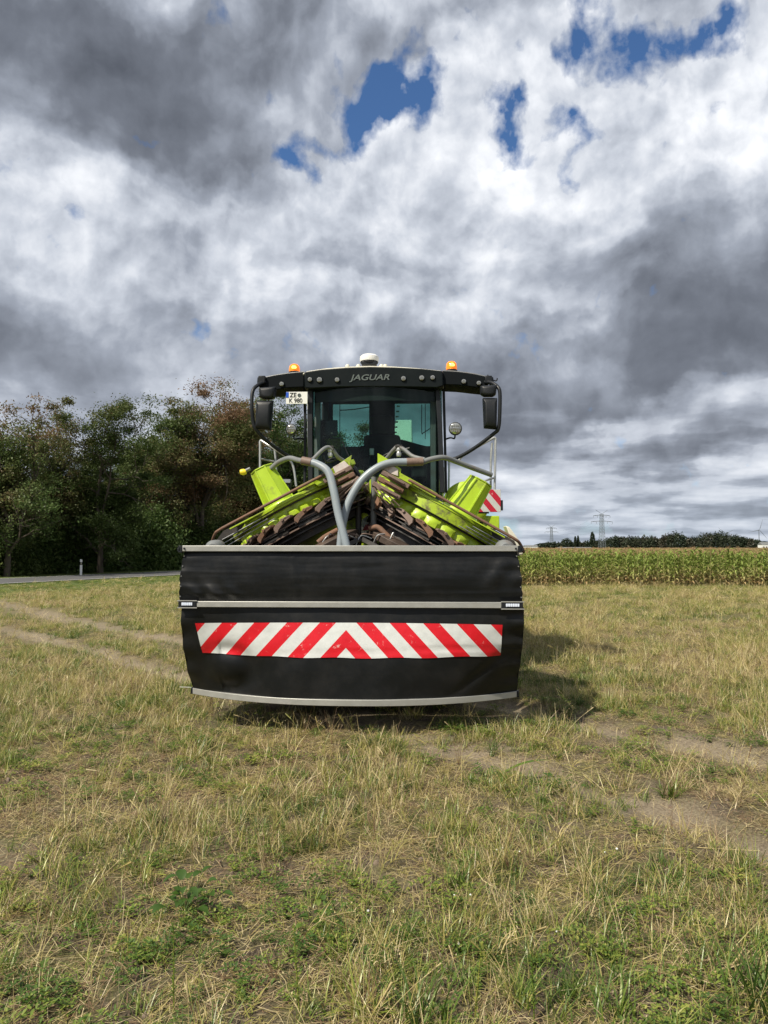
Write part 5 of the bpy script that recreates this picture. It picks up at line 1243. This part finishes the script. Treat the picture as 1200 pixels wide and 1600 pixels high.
def grassmat(name, cols, trans=.3):
    m_ = bpy.data.materials.new(name); m_.use_nodes = True; t = NT(m_.node_tree); t.t.nodes.clear()
    oi = t.n('ShaderNodeObjectInfo').outputs['Random']; a = attr(t, 'tint')
    pos = t.n('ShaderNodeNewGeometry').outputs['Position']; pn = t.noise(pos, .7, 3, .6)
    c = t.ramp(t.m('ADD', t.m('ADD', a, t.m('MULTIPLY', t.m('SUBTRACT', oi, .5), .35)), t.m('MULTIPLY', t.m('SUBTRACT', pn, .5), .8)), cols)
    d = t.n('ShaderNodeBsdfDiffuse'); t.val(d.inputs[0], c); tr = t.n('ShaderNodeBsdfTranslucent'); t.val(tr.inputs[0], c)
    gl = t.n('ShaderNodeBsdfGlossy'); gl.inputs['Roughness'].default_value = .4; gl.inputs[0].default_value = (.7, .7, .6, 1)
    mx = t.n('ShaderNodeMixShader'); mx.inputs[0].default_value = trans; t.t.links.new(d.outputs[0], mx.inputs[1]); t.t.links.new(tr.outputs[0], mx.inputs[2])
    m2 = t.n('ShaderNodeMixShader'); m2.inputs[0].default_value = .06; t.t.links.new(mx.outputs[0], m2.inputs[1]); t.t.links.new(gl.outputs[0], m2.inputs[2])
    o = t.n('ShaderNodeOutputMaterial'); t.t.links.new(m2.outputs[0], o.inputs[0]); return m_
GRAD = [(0, (.045, .095, .014)), (.25, (.10, .165, .024)), (.42, (.24, .285, .048)), (.55, (.34, .315, .08)), (.72, (.46, .37, .15)), (.88, (.68, .57, .33)), (1, (.27, .17, .10))]  # pale straw stop raised, painting sunlit highlights onto some dry blades
M['grass'] = grassmat('meadow_grass', GRAD)
gr = np.random.default_rng(2024)
def U(a, b): return gr.uniform(a, b)
def tuft(n, Lr, w_, elr, dr, tr, rad, seg=4):
    it = []
    for _ in range(n):
        a = U(0, 6.28); r = rad*math.sqrt(gr.random()); b = U(0, 6.28)
        v, f, e = blade((r*math.cos(b), r*math.sin(b), -.01), a, U(*Lr), w_*U(.6, 1.2), U(*elr), U(*dr), seg); it.append((v, f, U(*tr)))
    return it
G_green = [collect(tuft(22, (.05, .15), .0021, (.7, 1.5), (.3, 1.5), (.05, .4), .05), M['grass'], 'green_tuft') for _ in range(6)]
G_mixed = [collect(tuft(12, (.05, .16), .0018, (.5, 1.5), (.3, 1.4), (.15, .5), .05)+tuft(12, (.06, .22), .0013, (.3, 1.4), (.0, 1.0), (.6, .92), .06), M['grass'], 'mixed_tuft') for _ in range(6)]
G_dry = [collect(tuft(20, (.08, .26), .0014, (.5, 1.5), (.0, 1.1), (.58, .95), .06), M['grass'], 'dry_tuft') for _ in range(6)]
def stalk(Hh, lean, tint, head=True, kind=0):
    it = []; a = U(0, 6.28); n = 6; p = np.zeros(3); path = [p]; e = 1.5-lean*.4
    for i in range(n): e -= lean/n*U(.3, 1.7); p = p+Hh/n*np.array([math.cos(a)*math.cos(e), math.sin(a)*math.cos(e), math.sin(e)]); path.append(p)
    v, f = tube_np(path, .0018, .0010, 3); it.append((v, f, tint))
    if head:
        d = path[-1]-path[-2]; d /= np.linalg.norm(d)
        if kind == 0:      # bristly ear
            v, f = tube_np([path[-1]-d*.02, path[-1], path[-1]+d*.03, path[-1]+d*.055], .0022, .0035, 4); it.append((v, f, min(1, tint+.05)))
            for k in range(9):
                q = path[-1]+d*(.05*k/9-.01); v, f, _ = blade(q, U(0, 6.28), .022, .0007, 1.1, .1, 2); it.append((v, f, tint))
        else:              # open panicle
            for k in range(10):
                q = path[-1]-d*.10*(k/10); v, f, ee = blade(q, U(0, 6.28), U(.02, .05), .0008, U(.5, 1.2), .3, 2); it.append((v, f, tint)); v2, f2, _ = blade(ee, U(0, 6.28), .009, .0022, .4, .2, 2); it.append((v2, f2, tint+.05))
    for k in range(2):
        q = path[1+k]; v, f, _ = blade(q, U(0, 6.28), U(.06, .16), .0022, U(.6, 1.2), U(.5, 1.6), 4); it.append((v, f, tint-.05))
    return it
G_stalk = []
for i in range(8):
    it = []
    for k in range(gr.integers(2, 6)):
        s_ = stalk(U(.18, .40), U(.1, 1.0), U(.55, .9), gr.random() < .7, int(gr.random() < .5)); off = np.array([U(-.04, .04), U(-.04, .04), 0]); it += [(v+off, f, t_) for v, f, t_ in s_]
    G_stalk.append(collect(it, M['grass'], 'straw_stalk'))
G_litter = []
for i in range(8):       # flattened straw and dead stems lying criss-cross
    it = []
    for k in range(36):
        a = U(0, 6.28); b = U(0, 6.28); r = .13*math.sqrt(gr.random()); v, f, _ = blade((r*math.cos(b), r*math.sin(b), U(.0, .014)), a, U(.02, .11), U(.0005, .0013), U(-.05, .22), U(-.1, .25), 3); it.append((v, f, U(.62, 1.12)))
    G_litter.append(collect(it, M['grass'], 'dead_straw'))
def leafshape(P0, a, L, w_, el0, droop, seg=4):
    hd = np.array([math.cos(a), math.sin(a), 0]); sd = np.array([-math.sin(a), math.cos(a), 0]); p = np.array(P0, float); v = []
    for i in range(seg+1):
        t_ = i/seg; ww = w_*math.sin(math.pi*(.08+.92*t_)**.8)+.0004; e = el0-droop*t_
        v += [p-sd*ww+np.array([0, 0, ww*.35]), p, p+sd*ww+np.array([0, 0, ww*.35])]; p = p+L/seg*(hd*math.cos(e)+np.array([0, 0, math.sin(e)]))
    f = []
    for i in range(seg): f += [[3*i, 3*i+1, 3*i+4, 3*i+3], [3*i+1, 3*i+2, 3*i+5, 3*i+4]]
    return np.array(v), np.array(f)
G_weed = []
for i in range(6):       # low creeping herbs with small leaves
    it = []
    for k in range(9):
        a = U(0, 6.28); L = U(.05, .14); p = np.zeros(3)
        for s_ in range(7):
            q = np.array([math.cos(a)*L*s_/7, math.sin(a)*L*s_/7, .006+.03*math.sin(s_*.5)]); 
            for sd_ in (-1, 1): v, f = leafshape(q, a+sd_*U(.7, 1.5), U(.008, .018), U(.002, .0045), U(.0, .7), .5, 2); it.append((v, f, U(.05, .40)))
    G_weed.append(collect(it, M['grass'], 'creeping_herb'))
G_clump = [collect(tuft(34, (.10, .26), .0034, (.85, 1.5), (.3, 1.7), (.12, .46), .05, 6), M['grass'], 'grass_clump') for _ in range(4)]
G_twig = []
for i in range(4):       # reddish dead forbs
    it = []
    for k in range(8):
        a = U(0, 6.28); e = U(.9, 1.5); L = U(.12, .30); d = np.array([math.cos(a)*math.cos(e), math.sin(a)*math.cos(e), math.sin(e)]); v, f = tube_np([np.zeros(3), d*L*.5+gr.normal(size=3)*.008, d*L], .0016, .0007, 3); it.append((v, f, U(.95, 1.1)))
        for q in range(5): v, f, _ = blade(d*L*U(.4, 1), U(0, 6.28), U(.015, .04), .0007, U(.3, 1.3), .2, 2); it.append((v, f, U(.8, 1.1)))
    G_twig.append(collect(it, M['grass'], 'dead_forb'))

def place(ymin, ymax, dens, margin=2.2):
    """uniform points inside the widened view wedge"""
    k = .60; area_w = 2*(k*ymax+margin); n = int(area_w*(ymax-ymin)*dens); x = gr.uniform(-area_w/2, area_w/2, n); y = gr.uniform(ymin, ymax, n)
    m_ = np.abs(x) < k*y+margin; return x[m_], y[m_]
def scat(name, x, y, prob, meshes, s0, s1, label, cat, tilt=.12, tall=None):
    rn = roadn(x, y); ok = (gr.random(len(x)) < prob) & (rn < -.15) & ~((x > FXL-.3) & (y > 30.6)); x, y = x[ok], y[ok]; n = len(x)
    s_ = gr.uniform(s0, s1, n)
    if n == 0: return
    sz_ = s_/ZS; 
    if tall is not None: sz_ = sz_*tall(x, y)
    return x, y, np.column_stack([s_, s_, sz_]), n
def emit(name, batches, meshes, label, cat, tilt=.12):
    X_ = np.concatenate([b[0] for b in batches if b]); Y_ = np.concatenate([b[1] for b in batches if b]); S_ = np.concatenate([b[2] for b in batches if b]); n = len(X_)
    scatter(name, np.column_stack([X_, Y_, gz(X_, Y_)]), np.column_stack([gr.normal(size=n)*tilt, gr.normal(size=n)*tilt, gr.uniform(0, 6.28, n)]), S_, gr.integers(0, len(meshes), n), meshes, label, cat)
    print('scatter', name, n)
def fields(x, y):
    g = green_f(x, y); r = rutd(x, y); b = np.clip((np.exp(-(r/(.24+.014*np.clip(y-6,0,20)))**2)+barespots(x, y))*np.clip(fbm(x*2.6, y*2.6, 44)*2.6-.35+np.clip((y-7)*.4, 0, .8), .2, 1.15), 0, 1); cl = fbm(x*1.7, y*1.7, 71, 4); cl2 = fbm(x*.7, y*.7, 72, 3); under = ((np.abs(x+.25) < 1.55) & (y > 6.5) & (y < 14))
    return g, b, cl, cl2, under
def fbm_(a, b): return .4*a+.6*b
def clump(cl, a=.42, b=.58): return np.clip((cl-a)/(b-a), 0, 1)
B = {k: [] for k in 'green mixed dry stalk litter weed clump twig'.split()}
for (ya, yb, dn, sc0, ZS) in ((1.6, 5.0, 1.0, 1.0, 1.0), (5.0, 9.0, .85, 1.05, 1.0), (9.0, 16, .5, 1.3, 1.25), (16, 32, .26, 1.8, 1.7), (32, 50, .08, 2.6, 2.4)):
    def go(key, dens, fn, s0, s1, tall=None):
        x, y = place(ya, yb, dens*dn); g, b, cl, cl2, un = fields(x, y); pr = fn(g, b, cl, cl2)*(1-b*.92)*np.where(un, .35, 1); r_ = scat(key, x, y, pr, None, s0*sc0, s1*sc0, '', '', tall=tall)
        if r_: B[key].append(r_)
    verge = lambda x, y: np.where(roadn(x, y) > -8, .45, 1.0)
    farm = 1.0 if ya < 9 else 1.25
    go('green', 180, lambda g, b, cl, c2: (.25+.75*g)*((.05 if ya < 5 else .12)+.9*clump(cl, .46, .6)), .6, 1.15, verge)
    go('mixed', (95 if ya < 5 else 120), lambda g, b, cl, c2: ((.04 if ya < 5 else .12)+.9*clump(cl, .47, .60))*(1-.75*g), .6, 1.2, verge)
    go('dry', (95 if ya < 5 else 105)*farm, lambda g, b, cl, c2: (1-.7*g)*((.05 if ya < 5 else .12)+.9*clump(fbm_(cl, c2), .47, .58))*(.3+.7*clump(1-cl, .4, .6)), .6, 1.25, verge)
    go('stalk', 24*farm, lambda g, b, cl, c2: (1-.85*g)*(.15+.85*clump(c2, .42, .6)), .6, 1.1, verge)
    if ya < 16: go('litter', 120, lambda g, b, cl, c2: .5+.5*clump(1-cl, .35, .6), .7, 1.4)
    if ya < 9: go('weed', 34, lambda g, b, cl, c2: .10+.8*clump(1-c2, .46, .60)*1.0, .7, 1.5)
    if ya < 9: go('twig', 6, lambda g, b, cl, c2: .2+.8*clump(c2, .5, .65), .6, 1.2)
    if ya < 9: go('clump', 7, lambda g, b, cl, c2: .1+.9*clump(cl, .5, .62), .4, .85)
emit('short_green_grass', B['green'], G_green, 'short green grass growing in patches over the field', 'grass')
emit('mixed_grass', B['mixed'], G_mixed, 'mixed green and straw coloured grass covering the field', 'grass')
emit('dry_grass', B['dry'], G_dry, 'dry yellow grass standing in patches over the field', 'dry grass', .2)
emit('straw_stalks', B['stalk'], G_stalk, 'tall pale grass stalks with seed heads scattered over the field', 'grass stalks', .2)
emit('straw_litter', B['litter'], G_litter, 'dead straw lying flat on the soil of the field', 'straw', .06)
emit('creeping_herbs', B['weed'], G_weed, 'low creeping green herbs between the grass in the foreground', 'herbs', .05)
emit('dead_forbs', B['twig'], G_twig, 'reddish brown dead forb stems standing in the foreground', 'dead weeds', .15)
emit('leafy_grass', B['clump'], G_clump, 'broader bright green grass blades between the short grass in the foreground', 'grass', .1)
# ---- tufts, herbs and flowers one can point at
def single(name, me, px, py, s_, rz, label, cat, group=None):
    p = gnd(px, py); o = link(name, me); o.location = (p.x, p.y, float(gz(np.array([p.x]), np.array([p.y]))[0])); o.scale = (s_,)*3; o.rotation_euler = (0, 0, rz); return tag(o, label, cat, group)
big1 = collect(tuft(60, (.10, .27), .0038, (.9, 1.5), (.2, 1.5), (.15, .46), .09, 7), M['grass'], 'grass_tuft')
big2 = collect(tuft(46, (.10, .24), .0040, (.6, 1.4), (.3, 1.4), (.12, .42), .05, 7)+tuft(26, (.14, .28), .0010, (1.1, 1.55), (0, .3), (.98, 1.1), .05, 4), M['grass'], 'grass_tuft')
single('grass_tuft', big1, 655, 1600, 1.1, .4, 'large bright green grass tuft at the bottom edge, right of the middle', 'grass tuft'); single('grass_tuft', big2, 568, 1590, .95, 1.4, 'green grass tuft with reddish stems at the bottom edge in the middle', 'grass tuft')
single('grass_tuft', big1, 1180, 1560, 1.2, 2.1, 'tall green grass tuft in the bottom right corner', 'grass tuft'); single('grass_tuft', big1, 965, 1590, .9, 3.2, 'green grass tuft at the bottom edge between the middle and right corner', 'grass tuft')
single('grass_tuft', big2, 1045, 1245, .9, 4.0, 'dark green grass tuft beside the bare rut at the right', 'grass tuft'); single('grass_tuft', big1, 715, 1380, .7, 5, 'yellow-green grass tuft in the open soil right of the middle', 'grass tuft')
single('grass_tuft', big1, 320, 1170, .7, 5.5, 'green grass tuft in front of the bottom left of the tarpaulin', 'grass tuft'); single('grass_tuft', big1, 700, 1140, .75, 2.5, 'green grass tuft in front of the bottom right of the tarpaulin', 'grass tuft')
it = []
for k in range(26):
    a = U(0, 6.28); e = U(.4, 1.4); L = U(.05, .17); d = np.array([math.cos(a)*math.cos(e), math.sin(a)*math.cos(e), math.sin(e)]); v, f = tube_np([np.zeros(3), d*L], .0016, .001, 3); it.append((v, f, .3)); v, f = leafshape(d*L, a+U(-.5, .5), U(.04, .075), U(.012, .022), U(.0, .8), 1.0, 4); it.append((v, f, U(.0, .3)))
weed = collect(it, M['grass'], 'leafy_weed')
single('leafy_weed', weed, 288, 1425, 1.15, 0, 'bushy broad-leaved green weed in the left foreground', 'weed'); single('leafy_weed', weed, 505, 1450, .7, 2, 'small broad-leaved weed on open soil near the middle of the foreground', 'weed'); single('leafy_weed', weed, 880, 1240, .8, 4, 'broad-leaved weed on the near rim of the right rut', 'weed')
# tall yellow-green spikes in the foreground
def spike(Hh):
    it = []; n = 8; p = np.zeros(3); path = [p]; a = U(0, 6.28)
    for i in range(n): p = p+Hh/n*np.array([math.cos(a)*.10+U(-.05, .05), math.sin(a)*.10+U(-.05, .05), 1]); path.append(p)
    v, f = tube_np(path, .0028, .0014, 4); it.append((v, f, .48))
    for k in range(60):
        t_ = .15+.85*k/60; i = min(n-1, int(t_*n)); q = path[i]+(path[i+1]-path[i])*(t_*n-i); v, f = leafshape(q, U(0, 6.28), U(.008, .020)*(1.3-t_*.5), U(.002, .005), U(.2, 1.0), .6, 2); it.append((v, f, U(.25, .5)))
    return collect(it, M['grass'], 'flower_spike')
for px, py, h_, lab in ((742, 1600, .27, 'tall yellow-green weed spike right of the large grass tuft at the bottom'), (468, 1590, .30, 'thin tall weed spike at the bottom edge left of the middle grass tufts'), (1000, 1480, .18, 'short yellow-green weed spike standing in the right foreground'), (835, 1600, .20, 'yellow-green weed spike at the bottom edge, left of the right grass tufts'), (272, 1580, .30, 'tall pale weed spike near the bottom left')):
    single('weed_spike', spike(h_), px, py, 1, 0, lab, 'weed')
# small white flowers / snail shells on the soil
m_ = MB(); m_.lathe([(0, 0), (.0055, .003), (.006, .006), (.003, .009), (0, .010)], (0, 0, 0), 'z', 8); wf = m_.build('white_flower', M['white']); wf_me = wf.data; bpy.data.objects.remove(wf)
for px, py in ((710, 1403), (735, 1402), (717, 1482), (782, 1490), (776, 1330), (786, 1326), (945, 1331), (964, 1328), (812, 1330), (870, 1462), (575, 1428)):
    o = single('white_flower', wf_me, px, py, random.uniform(.8, 1.3), 0, 'tiny white flower head between the blades in the right foreground', 'flower', 'tiny white flowers in the foreground'); o.location.z += .02
# torn maize leaf lying on the grass before the harvester, long straws
v, f = leafshape((0, 0, .04), 0, .40, .018, .35, .55, 10); o = link('fallen_maize_leaf', collect([(v, f, .12)], M['grass'], 'fallen_maize_leaf')); p = gnd(790, 1215); o.location = p; o.rotation_euler = (0, 0, .35); tag(o, 'long torn green maize leaf lying on the bare strip before the harvester', 'leaf')
for px, py, rz, L, lab in ((600, 1240, .5, .3, 'long pale straw lying on the soil below the middle of the tarpaulin'), (770, 1392, 2.2, .11, 'short pale broken straw lying right of the middle of the foreground'), (1090, 1330, -.4, .3, 'long pale straw leaning over the rut at the right'), (480, 1240, .1, .28, 'pale straw lying crosswise left of the middle, below the tarpaulin')):
    v, f = tube_np([(0, 0, .02), (L*.5, .01, .03), (L, 0, .05)], .003, .0022, 5); o = link('straw', collect([(v, f, .85)], M['grass'], 'straw')); o.location = gnd(px, py); o.rotation_euler = (0, 0, rz); tag(o, lab, 'straw')
# lumps of soil and small stones
n = 2600; x = gr.uniform(-5, 5, n); y = gr.uniform(1.8, 9, n); ms = []
for i in range(4):
    bm = bmesh.new(); bmesh.ops.create_icosphere(bm, subdivisions=2, radius=1)
    for v_ in bm.verts: v_.co *= 1+.35*mnoise.noise(v_.co*1.3+Vector((i*7, 0, 0))); v_.co.z *= .6
    me = bpy.data.meshes.new('soil_crumb'); bm.to_mesh(me); bm.free(); me.materials.append(M.setdefault('crumb', pmat('soil_crumb', (.17, .13, .095), .95, var=.4, vscale=1.5))); ms.append(me)
scatter('soil_crumbs', np.column_stack([x, y, gz(x, y)]), gr.uniform(0, 6, (n, 3)), gr.gamma(2, .0025, n)+.002, gr.integers(0, 4, n), ms, 'crumbs of dry soil and small stones between the grass', 'soil')
print('objects', len(bpy.data.objects))
